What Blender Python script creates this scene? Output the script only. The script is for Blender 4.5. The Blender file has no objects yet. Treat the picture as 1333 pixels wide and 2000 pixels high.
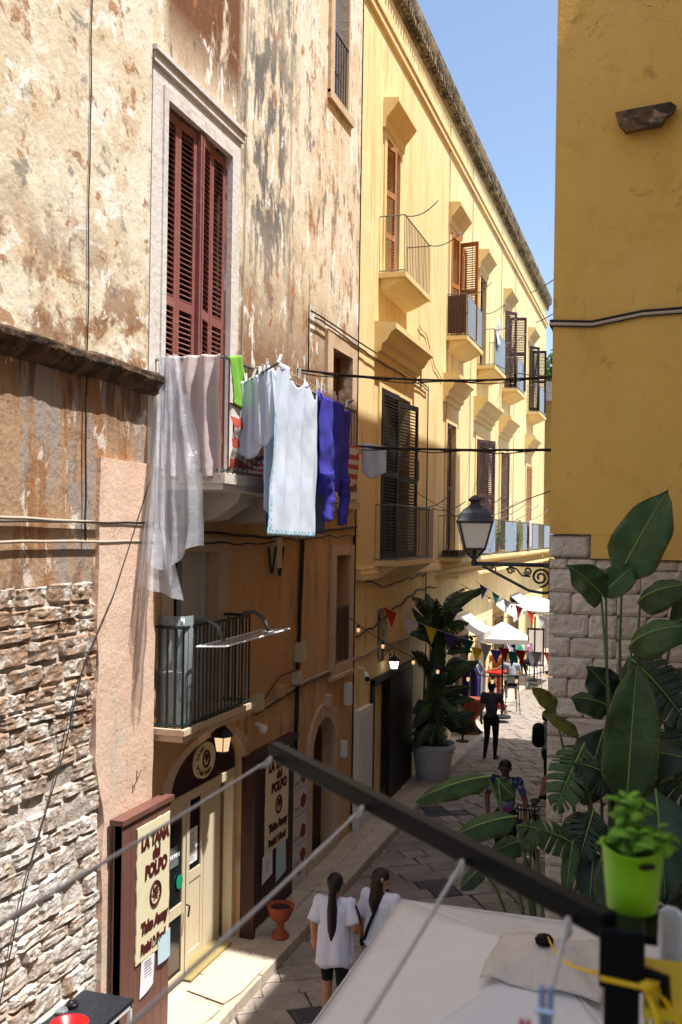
import bpy, bmesh, math, random
from mathutils import Vector, Matrix, noise as mnoise
sc = bpy.context.scene
COL = sc.collection
R = math.radians
random.seed(7)
# ------------------------------------------------------------------ camera, world, sun, exposure
EYE = Vector((0.0, 0.0, 5.1))
cam_d = bpy.data.cameras.new('camera'); cam = bpy.data.objects.new('camera', cam_d); COL.objects.link(cam)
sc.camera = cam
YAW = math.atan(624/1944)
cam.matrix_world = (Matrix.Translation(EYE) @ Matrix.Rotation(YAW, 4, 'Z') @ Matrix.Rotation(R(90), 4, 'X') @ Matrix.Rotation(0.015, 4, 'Z'))
cam_d.sensor_fit = 'VERTICAL'; cam_d.sensor_height = 36; cam_d.lens = 35; cam_d.shift_y = 0.02
cam_d.clip_start = 0.05; cam_d.clip_end = 3000
cam_d.dof.use_dof = True; cam_d.dof.focus_distance = 13.0; cam_d.dof.aperture_fstop = 4.5
SUN = Vector((1.0, -0.1, 2.5)).normalized()
world = bpy.data.worlds.new('World'); sc.world = world; world.use_nodes = True
wn = world.node_tree.nodes; wl = world.node_tree.links
for n in list(wn): wn.remove(n)
wo = wn.new('ShaderNodeOutputWorld'); bg = wn.new('ShaderNodeBackground'); sky = wn.new('ShaderNodeTexSky')
sky.sky_type = 'NISHITA'; sky.sun_disc = False; sky.sun_elevation = math.asin(SUN.z); sky.sun_rotation = math.atan2(SUN.x, SUN.y)
sky.altitude = 20; sky.air_density = 1.0; sky.dust_density = 1.8; sky.ozone_density = 0.9
bg.inputs['Strength'].default_value = 0.15
wl.new(sky.outputs[0], bg.inputs[0]); wl.new(bg.outputs[0], wo.inputs[0])
sd = bpy.data.lights.new('sun', 'SUN'); sd.energy = 5.0; sd.angle = R(0.5); sd.color = (1.0, 0.97, 0.935)
so = bpy.data.objects.new('sun', sd); COL.objects.link(so); so.rotation_euler = (-SUN).to_track_quat('-Z', 'Y').to_euler()
so.location = (6, -2, 30)
sc.view_settings.view_transform = 'Standard'; sc.view_settings.look = 'None'; sc.view_settings.gamma = 1.0
sc.view_settings.exposure = 0.66
# ------------------------------------------------------------------ materials
MATS = {}
def mat(name, base, rough=0.85, layers=(), bump=(), metal=0.0, rnd=0.0, spec=0.3, emit=None, transl=0.0, alpha=None, coat=0.0, cracks=None):
    """layers: (colour, scale xyz, lo, hi, factor, offset[, z0, z1, soft]) noise-masked colours in world metres; bump: (scale, distance, detail)"""
    if name in MATS: return MATS[name]
    m = bpy.data.materials.new(name); m.use_nodes = True; MATS[name] = m
    N = m.node_tree.nodes; L = m.node_tree.links
    b = N['Principled BSDF']; out = N['Material Output']
    b.inputs['Roughness'].default_value = rough; b.inputs['Metallic'].default_value = metal
    b.inputs['Specular IOR Level'].default_value = spec; b.inputs['Coat Weight'].default_value = coat
    geo = N.new('ShaderNodeNewGeometry')
    def noise_at(scale, off, detail=9, rough_=0.68, dist=0.0):
        vm = N.new('ShaderNodeVectorMath'); vm.operation = 'MULTIPLY_ADD'
        s = scale if isinstance(scale, (tuple, list)) else (scale,)*3
        vm.inputs[1].default_value = s; vm.inputs[2].default_value = (off*3.1, off*7.7, off*5.3)
        L.new(geo.outputs['Position'], vm.inputs[0])
        t = N.new('ShaderNodeTexNoise'); t.inputs['Scale'].default_value = 1; t.inputs['Detail'].default_value = detail
        t.inputs['Roughness'].default_value = rough_; t.inputs['Distortion'].default_value = dist
        L.new(vm.outputs[0], t.inputs['Vector']); return t
    col = None
    rgb = N.new('ShaderNodeRGB'); rgb.outputs[0].default_value = (*base, 1); col = rgb.outputs[0]
    for ly in layers:
        c, s, lo, hi, f, o = ly[:6]
        t = noise_at(s, o, dist=0.35)
        mr = N.new('ShaderNodeMapRange'); mr.interpolation_type = 'SMOOTHSTEP'
        mr.inputs['From Min'].default_value = lo; mr.inputs['From Max'].default_value = hi; mr.inputs['To Max'].default_value = f
        L.new(t.outputs['Fac'], mr.inputs['Value']); fac = mr.outputs[0]
        if len(ly) > 6:
            z0, z1, soft = ly[6:9]
            sep = N.new('ShaderNodeSeparateXYZ'); L.new(geo.outputs['Position'], sep.inputs[0])
            for (a, bb) in ((z0-soft, z0+soft), (z1+soft, z1-soft)):
                r2 = N.new('ShaderNodeMapRange'); r2.inputs['From Min'].default_value = a; r2.inputs['From Max'].default_value = bb
                L.new(sep.outputs['Z'], r2.inputs['Value'])
                mm = N.new('ShaderNodeMath'); mm.operation = 'MULTIPLY'; L.new(fac, mm.inputs[0]); L.new(r2.outputs[0], mm.inputs[1]); fac = mm.outputs[0]
        if len(ly) > 9:
            y0, y1, ys = ly[9:12]
            for (a, bb) in ((y0-ys, y0+ys), (y1+ys, y1-ys)):
                r2 = N.new('ShaderNodeMapRange'); r2.inputs['From Min'].default_value = a; r2.inputs['From Max'].default_value = bb
                L.new(sep.outputs['Y'], r2.inputs['Value'])
                mm = N.new('ShaderNodeMath'); mm.operation = 'MULTIPLY'; L.new(fac, mm.inputs[0]); L.new(r2.outputs[0], mm.inputs[1]); fac = mm.outputs[0]
        mx = N.new('ShaderNodeMix'); mx.data_type = 'RGBA'
        L.new(fac, mx.inputs[0]); L.new(col, mx.inputs[6]); mx.inputs[7].default_value = (*c, 1); col = mx.outputs[2]
    if cracks:
        t = noise_at(cracks[0], 5.9, 7, .55, .8); t2 = noise_at(.6, 8.3, 4)
        su = N.new('ShaderNodeMath'); su.operation = 'SUBTRACT'; su.inputs[1].default_value = .5; L.new(t.outputs['Fac'], su.inputs[0])
        ab = N.new('ShaderNodeMath'); ab.operation = 'ABSOLUTE'; L.new(su.outputs[0], ab.inputs[0])
        mr = N.new('ShaderNodeMapRange'); mr.inputs['From Min'].default_value = 0; mr.inputs['From Max'].default_value = cracks[1]; mr.inputs['To Min'].default_value = .85; mr.inputs['To Max'].default_value = 0; L.new(ab.outputs[0], mr.inputs['Value'])
        m2 = N.new('ShaderNodeMapRange'); m2.inputs['From Min'].default_value = .5; m2.inputs['From Max'].default_value = .58; L.new(t2.outputs['Fac'], m2.inputs['Value'])
        mm = N.new('ShaderNodeMath'); mm.operation = 'MULTIPLY'; L.new(mr.outputs[0], mm.inputs[0]); L.new(m2.outputs[0], mm.inputs[1])
        mx = N.new('ShaderNodeMix'); mx.data_type = 'RGBA'; L.new(mm.outputs[0], mx.inputs[0]); L.new(col, mx.inputs[6]); mx.inputs[7].default_value = (*S(84,66,50), 1); col = mx.outputs[2]
    if rnd:
        oi = N.new('ShaderNodeObjectInfo'); hs = N.new('ShaderNodeHueSaturation')
        mr = N.new('ShaderNodeMapRange'); mr.inputs['To Min'].default_value = 1-rnd; mr.inputs['To Max'].default_value = 1+rnd
        L.new(oi.outputs['Random'], mr.inputs['Value']); L.new(mr.outputs[0], hs.inputs['Value']); L.new(col, hs.inputs['Color']); col = hs.outputs[0]
    L.new(col, b.inputs['Base Color'])
    prev = None
    for i, (s, d, det) in enumerate(bump):
        t = noise_at(s, 1.7+i, det, 0.65); bp = N.new('ShaderNodeBump'); bp.inputs['Strength'].default_value = 1.0; bp.inputs['Distance'].default_value = d
        L.new(t.outputs['Fac'], bp.inputs['Height'])
        if prev: L.new(prev, bp.inputs['Normal'])
        prev = bp.outputs[0]
    if prev: L.new(prev, b.inputs['Normal'])
    if name in ('leaf_big', 'leaf_dark', 'leaf_old'):       # lateral veins and dry edges from the leaf's own coordinates
        um = N.new('ShaderNodeUVMap'); um.uv_map = 'leaf'; sx = N.new('ShaderNodeSeparateXYZ'); L.new(um.outputs[0], sx.inputs[0])
        ab = N.new('ShaderNodeMath'); ab.operation = 'ABSOLUTE'; L.new(sx.outputs['Y'], ab.inputs[0])
        mu = N.new('ShaderNodeMath'); mu.operation = 'MULTIPLY_ADD'; mu.inputs[1].default_value = -.06; L.new(ab.outputs[0], mu.inputs[0]); L.new(sx.outputs['X'], mu.inputs[2])
        sn = N.new('ShaderNodeMath'); sn.operation = 'MULTIPLY'; sn.inputs[1].default_value = 330; L.new(mu.outputs[0], sn.inputs[0])
        s2 = N.new('ShaderNodeMath'); s2.operation = 'SINE'; L.new(sn.outputs[0], s2.inputs[0])
        bp = N.new('ShaderNodeBump'); bp.inputs['Distance'].default_value = .0018; L.new(s2.outputs[0], bp.inputs['Height'])
        if prev: L.new(prev, bp.inputs['Normal'])
        L.new(bp.outputs[0], b.inputs['Normal'])
        tn = noise_at(24, 3.3); ad = N.new('ShaderNodeMath'); ad.operation = 'MULTIPLY_ADD'; ad.inputs[1].default_value = .55; L.new(tn.outputs['Fac'], ad.inputs[0]); L.new(ab.outputs[0], ad.inputs[2])
        mr = N.new('ShaderNodeMapRange'); mr.inputs['From Min'].default_value = 1.19; mr.inputs['From Max'].default_value = 1.30; L.new(ad.outputs[0], mr.inputs['Value'])
        mx = N.new('ShaderNodeMix'); mx.data_type = 'RGBA'; L.new(mr.outputs[0], mx.inputs[0]); L.new(col, mx.inputs[6]); mx.inputs[7].default_value = (*S(132,112,66), 1); col = mx.outputs[2]
        s3 = N.new('ShaderNodeMapRange'); s3.inputs['From Min'].default_value = .55; s3.inputs['From Max'].default_value = 1; s3.inputs['To Max'].default_value = .10; L.new(s2.outputs[0], s3.inputs['Value'])
        mx = N.new('ShaderNodeMix'); mx.data_type = 'RGBA'; L.new(s3.outputs[0], mx.inputs[0]); L.new(col, mx.inputs[6]); mx.inputs[7].default_value = (*S(112,134,84), 1); L.new(mx.outputs[2], b.inputs['Base Color']); col = mx.outputs[2]
    if emit: b.inputs['Emission Color'].default_value = (*emit[:3], 1); b.inputs['Emission Strength'].default_value = emit[3]
    shader = b.outputs[0]
    if transl:
        tr = N.new('ShaderNodeBsdfTranslucent'); L.new(col, tr.inputs[0]); mx = N.new('ShaderNodeMixShader'); mx.inputs[0].default_value = transl
        L.new(shader, mx.inputs[1]); L.new(tr.outputs[0], mx.inputs[2]); shader = mx.outputs[0]
    if alpha is not None:
        tp = N.new('ShaderNodeBsdfTransparent'); mx = N.new('ShaderNodeMixShader'); mx.inputs[0].default_value = alpha
        L.new(tp.outputs[0], mx.inputs[1]); L.new(shader, mx.inputs[2]); shader = mx.outputs[0]
    L.new(shader, out.inputs[0])
    return m
def S(r, g, b):   # sRGB 0-255 to linear
    f = lambda v: (v/255/12.92) if v/255 <= .04045 else ((v/255+.055)/1.055)**2.4
    return (f(r), f(g), f(b))
mat('plaster_cream', S(218,202,172), .95, [
    (S(234,225,203), (1.3,1.3,1.3), .44, .58, .9, 1), (S(214,184,152), (1.6,2.0,2.3), .53, .61, .7, 2),
    (S(164,116,76), (2.6,3.2,3.8), .555, .62, .85, 3), (S(140,132,124), (2.2,2.8,3.4), .57, .63, .8, 4),
    (S(140,98,64), (1.6,2.0,2.0), .44, .54, .9, 5, 6.3, 7.5, .5), (S(96,78,62), (8,9,11), .645, .69, .8, 6), (S(244,238,228), (2.2,2.2,2.8), .58, .62, .8, 20),
    (S(110,84,62), (20,24,24), .62, .68, .5, 7)],
    bump=[(2.5, .022, 9), (16, .008, 6)], cracks=((.9,.9,.5), .0035))
mat('plaster_stain', S(218,203,174), .95, [
    (S(233,224,204), (1.3,1.5,.9), .44, .6, .85, 8), (S(210,178,146), (1.5,2.2,1.2), .53, .62, .65, 9),
    (S(88,88,86), (2.0,3.0,1.4), .47, .56, .9, 10, 8.2, 12.0, 1.0, 10.9, 12.7, .5), (S(112,110,106), (2.6,4.2,1.6), .55, .61, .8, 19, 7.6, 13.5, .6),
    (S(134,94,60), (1.6,2.2,1.4), .34, .46, .92, 11, 5.2, 8.0, .7), (S(112,68,34), (1.3,1.9,1.2), .36, .44, .97, 111, 10.2, 14.2, .35, 9.05, 10.95, .1), (S(164,114,74), (3.0,4.0,2.0), .56, .63, .85, 12), (S(246,242,234), (3.0,3.4,1.7), .58, .62, .8, 13), (S(84,72,62), (16,18,12), .64, .69, .6, 131)],
    bump=[(2.5, .02, 9), (16, .007, 6)], cracks=((.9,.9,.5), .0035))
mat('plaster_rust', S(176,144,114), .95, [
    (S(154,106,66), (1.2,4.2,.5), .47, .57, .85, 14), (S(160,148,138), (1.4,3.0,.8), .50, .57, .9, 15),
    (S(222,208,192), (2.0,2.8,1.6), .57, .61, .9, 16), (S(100,68,44), (1.5,5.0,.6), .46, .58, .8, 17, 6.05, 6.7, .2),
    (S(124,106,92), (2.0,2.4,2.0), .54, .60, .7, 18, 4.4, 5.1, .15), (S(90,72,58), (14,16,16), .63, .68, .7, 141)], bump=[(3, .03, 9), (18, .01, 6)], cracks=((1.4,1.4,.9), .006))
mat('plaster_pink', S(222,188,164), .92, [
    (S(230,202,180), (1.5,1.5,1.5), .45, .62, .7, 21), (S(208,192,174), (2.0,2.4,1.3), .52, .60, .85, 22, .2, 3.6, .6),
    (S(170,140,116), (5,6,7), .60, .66, .7, 23, 0, 3.0, .5), (S(196,160,134), (1.0,3.0,.6), .54, .66, .5, 24)], bump=[(2.5, .018, 8), (22, .009, 6)], cracks=((1.2,1.2,.8), .0022))
mat('plaster_orange', S(204,164,122), .92, [
    (S(212,176,136), (1.2,1.2,.8), .45, .62, .8, 25), (S(160,120,86), (2.2,4.0,.8), .55, .66, .6, 26),
    (S(204,182,154), (2.5,2.8,2.2), .55, .61, .8, 27, 0, 2.9, .35), (S(112,84,62), (10,10,10), .66, .71, .7, 28), (S(130,96,70), (1.4,3.6,.5), .57, .66, .6, 29)],
    bump=[(2.5, .014, 8), (24, .006, 6)], cracks=((1,1,.6), .0025))
mat('plaster_yellow', S(236,212,154), .92, [
    (S(241,223,176), (1.0,1.0,.5), .45, .65, .7, 30), (S(214,184,126), (2.0,3.4,.35), .52, .62, .7, 31),
    (S(232,212,158), (5,9,.5), .55, .65, .5, 32), (S(204,168,104), (2.2,4.2,.7), .60, .72, .55, 33), (S(160,140,110), (5,9,.5), .57, .66, .6, 133), (S(190,168,128), (3,4,3), .5, .62, .7, 134, -1, 1.3, .5)], bump=[(3, .010, 7), (30, .004, 5)])
mat('plaster_yellow_trim', S(232,207,152), .9, [(S(218,186,120), (2,3,1), .5, .68, .5, 34)], bump=[(6, .008, 6)])
mat('plaster_ochre', S(222,178,94), .88, [
    (S(214,174,98), (.9,.9,.9), .45, .62, .6, 36), (S(204,158,78), (1.6,1.6,1.1), .52, .66, .6, 37),
    (S(150,118,66), (3.2,3.2,3.0), .61, .68, .5, 38), (S(224,184,106), (1.1,1.1,.5), .55, .62, .5, 138), (S(90,74,48), (22,22,14), .67, .71, .7, 139), (S(110,86,50), (6,6,2.2), .62, .70, .6, 39, 6.95, 7.55, .15)],
    bump=[(2.2, .015, 8), (28, .005, 5)], cracks=((.8,.8,.5), .0018))
mat('stone_block', S(210,196,180), .93, [(S(224,213,200), (4,4,4), .45, .62, .8, 41), (S(170,146,124), (6,6,6), .56, .66, .6, 42), (S(110,98,90), (11,11,11), .63, .7, .7, 43)],
    bump=[(9, .05, 8), (30, .015, 5)], rnd=.10)
mat('mortar_joint', S(120,108,98), .97, [(S(150,136,120), 6, .5, .65, .7, 44)], bump=[(14, .03, 6)])
mat('rubble_stone', S(198,184,170), .95, [(S(232,226,218), (4,4,4), .46, .56, .85, 46), (S(180,146,116), (3,3,3), .55, .62, .8, 47), (S(150,116,86), (5,5,5), .42, .52, .85, 147, 2.9, 5, .5), (S(120,112,108), (6,6,6), .58, .65, .7, 48), (S(70,60,52), (14,14,14), .62, .68, .8, 49)],
    bump=[(12, .03, 8), (38, .012, 5)], rnd=.12)
mat('rubble_mortar', S(186,174,160), .97, [(S(222,214,204), 4, .46, .58, .8, 50), (S(130,98,72), 6, .55, .64, .8, 51)], bump=[(9, .04, 8), (30, .012, 5)])
mat('ledge_stone', S(126,98,74), .97, [(S(64,56,48), (3,5,6), .42, .56, .9, 53), (S(178,150,120), (6,6,6), .58, .66, .8, 54), (S(60,52,44), 20, .55, .66, .8, 55)], bump=[(9, .07, 8), (30, .02, 5)])
mat('frame_stone', S(220,214,206), .85, [(S(200,192,182), (4,4,2), .5, .65, .7, 56), (S(150,136,120), (9,9,9), .66, .72, .6, 57)], bump=[(14, .012, 6)])
mat('frame_stone_warm', S(206,182,152), .88, [(S(178,150,120), (4,4,2), .5, .65, .7, 58)], bump=[(12, .012, 6)])
mat('cornice_stone', S(150,134,104), .97, [(S(72,62,50), (4,2,5), .42, .6, .9, 60), (S(190,176,140), (7,5,7), .58, .66, .8, 61)], bump=[(8, .05, 7)])
mat('balcony_marble', S(214,204,190), .7, [(S(180,166,148), (5,3,5), .5, .66, .6, 62)], bump=[(18, .006, 5)])
mat('flagstone', S(150,139,127), .5, [(S(172,160,147), (3,3,3), .45, .62, .7, 64), (S(136,122,108), (7,7,7), .52, .64, .7, 65), (S(84,74,66), (26,26,26), .58, .66, .8, 66)], bump=[(12, .012, 6), (50, .004, 4)], rnd=.16, spec=.4)
mat('basalt_slab', S(74,74,78), .5, [(S(92,92,96), (6,6,6), .5, .64, .7, 67), (S(50,50,54), (30,30,30), .58, .66, .8, 68)], bump=[(20, .006, 5)], rnd=.08)
mat('sidewalk_stone', S(190,176,156), .55, [(S(208,194,174), (3,3,3), .45, .62, .7, 69), (S(150,134,114), (8,8,8), .54, .64, .7, 70), (S(110,98,84), (30,30,30), .62, .68, .7, 71)], bump=[(12, .008, 6), (50, .003, 4)], rnd=.1)
mat('joint_dirt', S(84,76,68), .97, [(S(60,54,48), 9, .5, .62, .8, 72)], bump=[(22, .02, 5)])
mat('red_shutter', S(140,88,82), .62, [(S(156,106,98), (3,3,8), .48, .64, .7, 74), (S(140,70,64), (9,9,3), .56, .66, .7, 75), (S(176,130,110), (30,30,30), .68, .72, .7, 76)], bump=[(40, .002, 5)])
mat('brown_shutter', S(74,50,46), .6, [(S(90,60,52), (4,4,10), .5, .65, .6, 78)], bump=[(40, .002, 4)])
mat('black_shutter', S(30,23,23), .6, [(S(38,29,28), (4,4,10), .5, .65, .6, 79)], bump=[(40, .002, 4)])
mat('orange_shutter', S(176,112,48), .6, [(S(194,132,66), (4,4,10), .5, .65, .6, 80)], bump=[(40, .002, 4)])
mat('tan_shutter', S(176,122,84), .6, [(S(194,142,104), (4,4,10), .5, .65, .6, 81)], bump=[(40, .002, 4)])
mat('grey_shutter', S(116,124,136), .5, [(S(130,138,148), (4,4,10), .5, .65, .6, 82)])
mat('iron_dark', S(44,46,50), .55, metal=.3, bump=[(60, .002, 3)])
mat('iron_grey', S(104,106,104), .5, [(S(80,70,60), 12, .56, .66, .6, 84)], metal=.3)
mat('iron_green', S(34,48,48), .35, [(S(80,100,100), 14, .6, .68, .6, 85)], metal=.2, spec=.6)
mat('blue_panel', S(138,152,164), .6, [(S(150,170,186), (8,8,1.2), .5, .64, .6, 86), (S(110,130,146), (20,20,2), .55, .66, .6, 87)], rnd=.06)
mat('plaster_pale', S(196,186,170), .92, [(S(180,168,150), (1.2,1.6,.8), .5, .64, .6, 151)], bump=[(3, .01, 6)])
mat('dark_interior', S(20,18,18), .9)  # near-black colour stands in for the shade of unlit rooms
mat('glass_dark', S(26,30,32), .08, spec=.6)
mat('wood_dark', S(62,34,30), .5, [(S(78,46,40), (12,12,1), .5, .62, .6, 88)], bump=[((60,60,3), .002, 4)])
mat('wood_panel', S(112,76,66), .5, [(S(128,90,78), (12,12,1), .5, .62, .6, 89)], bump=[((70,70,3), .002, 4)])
mat('cream_paint', S(214,200,170), .5, [(S(196,180,150), (5,5,3), .54, .66, .5, 90)])
mat('sign_cream', S(232,222,184), .6, [(S(220,206,164), (5,5,5), .5, .66, .6, 91)])
mat('sign_letter', S(82,30,28), .6)
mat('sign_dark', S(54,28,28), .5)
mat('paper', S(232,232,236), .8)
mat('paper_blue', S(190,214,222), .8)
mat('menu_grey', S(206,204,200), .6)
mat('menu_red', S(132,34,36), .6)
mat('menu_ink', S(70,66,66), .8)
mat('cable_black', S(52,48,46), .7, [(S(110,104,98), 30, .58, .66, .6, 92)])
mat('cable_pale', S(178,164,146), .8)
mat('plastic_white', S(226,224,216), .5)
mat('plastic_beige', S(196,186,156), .5)
mat('cctv_dark', S(30,30,34), .3)
mat('lamp_metal', S(62,64,66), .5, [(S(78,80,82), 10, .5, .66, .5, 93)], metal=.2, bump=[(40, .002, 3)])
mat('lamp_glass', S(246,238,224), .7, transl=.12)
mat('bulb_warm', S(255,214,150), .2, emit=(1.0,.62,.28,.55))
mat('bulb_white', S(255,250,240), .2, emit=(1.0,.95,.88,1.6))
mat('terracotta', S(156,74,50), .8, [(S(178,96,70), (6,6,6), .5, .65, .6, 95)], bump=[(30, .003, 4)])
mat('soil', S(60,44,34), .98, bump=[(50, .02, 5)])
mat('pot_white', S(226,224,226), .6, [(S(188,186,188), (5,5,5), .5, .66, .5, 96)])
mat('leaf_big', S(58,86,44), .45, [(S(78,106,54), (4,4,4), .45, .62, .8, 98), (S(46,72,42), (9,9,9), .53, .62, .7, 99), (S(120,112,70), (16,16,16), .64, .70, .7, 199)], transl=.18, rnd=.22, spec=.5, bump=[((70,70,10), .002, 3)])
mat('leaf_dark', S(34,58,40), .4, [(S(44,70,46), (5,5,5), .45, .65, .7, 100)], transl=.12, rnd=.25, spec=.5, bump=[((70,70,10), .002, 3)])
mat('leaf_old', S(134,132,58), .6, [(S(120,80,40), (14,14,14), .52, .62, .8, 101)], transl=.2)
mat('leaf_rib', S(134,160,84), .5, transl=.1)
mat('stem_green', S(84,98,58), .55, [(S(104,84,54), (9,9,3), .55, .66, .7, 102)])
mat('basil', S(142,190,58), .45, [(S(166,208,76), (20,20,20), .48, .62, .7, 103)], transl=.42, rnd=.15)
mat('bucket_green', S(150,206,30), .4, spec=.4)
mat('bar_black', S(16,15,16), .42, [(S(26,24,24), (8,8,8), .5, .65, .5, 104)], spec=.1)
mat('rope_grey', S(196,188,180), .8)
mat('rope_yellow', S(238,190,24), .6)
mat('yellow_plastic', S(226,190,40), .45)
mat('canopy_white', S(232,228,224), .85, [(S(218,212,206), (2,2,2), .5, .66, .4, 105)], transl=.12, bump=[(3, .01, 4)])
mat('canopy_patch', S(206,196,184), .9, [(S(176,154,130), (7,7,7), .58, .68, .5, 106)], bump=[(9, .03, 5)])
mat('umbrella_bright', S(240,238,234), .85, transl=.2)
mat('towel_white', S(222,222,226), .95, bump=[(60, .004, 4)])
mat('cloth_rose', S(214,198,196), .8, transl=.22, bump=[(16, .006, 4)])
mat('cloth_white', S(224,233,246), .9, [(S(214,224,240), (4,4,2), .5, .65, .5, 108)], transl=.25, bump=[(40, .003, 4)])
mat('cloth_trim', S(150,200,212), .9, transl=.2)
mat('cloth_green', S(140,200,80), .85, transl=.3)
mat('cloth_purple', S(70,68,170), .95, [(S(84,76,190), (20,20,3), .5, .62, .6, 109)], transl=.12, bump=[((90,90,20), .006, 3)])
mat('cloth_blue', S(92,122,172), .9, transl=.15)
mat('cloth_red', S(190,82,70), .85, transl=.2)
mat('cloth_pale', S(220,212,204), .85, transl=.25)
mat('plastic_film', S(226,230,238), .22, spec=.6, transl=.35, alpha=.42, bump=[(5, .03, 4)])
mat('peg_white', S(228,226,220), .6)
mat('peg_red', S(176,24,40), .4)
mat('peg_steel', S(140,156,180), .35, metal=.2)
mat('skin_tan', S(188,134,104), .6, bump=[(60, .001, 3)])
mat('skin_brown', S(112,72,54), .6)
mat('hair_dark', S(34,24,22), .5, bump=[((90,90,6), .004, 3)])
mat('hair_brown', S(58,38,30), .5, bump=[((90,90,6), .004, 3)])
mat('tee_white', S(226,224,236), .9, bump=[(14, .012, 5)])
mat('tee_stripe', S(70,72,78), .9, [(S(106,108,112), (.5,.5,22), .55, .6, .7, 110)])
mat('tee_grey', S(150,156,168), .9); mat('tee_teal', S(110,206,190), .9); mat('tee_pink', S(222,160,182), .9); mat('tee_orange', S(164,98,46), .9, [(S(70,50,40), 20, .52, .6, .8, 111)])
mat('tie_dye', S(84,124,150), .9, [(S(28,34,74), (2,2,2.5), .35, .5, .95, 112, 1.28, 1.7, .06), (S(150,42,110), (2,2,2.5), .35, .5, .95, 113, .6, 1.08, .06), (S(170,190,196), (6,6,6), .5, .6, .6, 114)])
mat('black_cloth', S(24,24,28), .9); mat('shoe_dark', S(20,20,22), .6); mat('shoe_white', S(220,220,220), .6)
mat('rubber_black', S(24,24,24), .7); mat('chrome', S(190,190,194), .25, metal=.9)
mat('red_paint', S(206,36,28), .45); mat('red_glass', S(212,30,32), .3, spec=.5)
mat('table_black', S(36,40,46), .45, [(S(52,58,64), 30, .5, .6, .6, 115)])
mat('jar_glass', S(150,160,160), .1, alpha=.45, spec=.6)
mat('metal_white', S(220,222,220), .45)
mat('cardboard', S(216,190,160), .95, [(S(204,176,144), (4,4,4), .5, .64, .6, 116)], bump=[(14, .006, 4)])
mat('door_mat', S(170,152,100), .98, bump=[(60, .02, 4)])
mat('sign_blue', S(16,92,190), .4); mat('sign_white', S(240,240,240), .5)
mat('flag_red', S(206,60,40), .9, transl=.3); mat('flag_yellow', S(226,200,50), .9, transl=.3); mat('flag_violet', S(84,72,140), .9, transl=.3); mat('flag_white', S(226,224,230), .9, transl=.3); mat('flag_teal', S(30,110,100), .9, transl=.3)
mat('tree_foliage', S(70,100,48), .7, [(S(96,124,60), 3, .5, .62, .7, 118)], transl=.2, rnd=.2)
mat('bark', S(92,78,64), .95, bump=[((8,8,2), .03, 5)])
mat('teal_sticker', S(20,150,112), .4)
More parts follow.
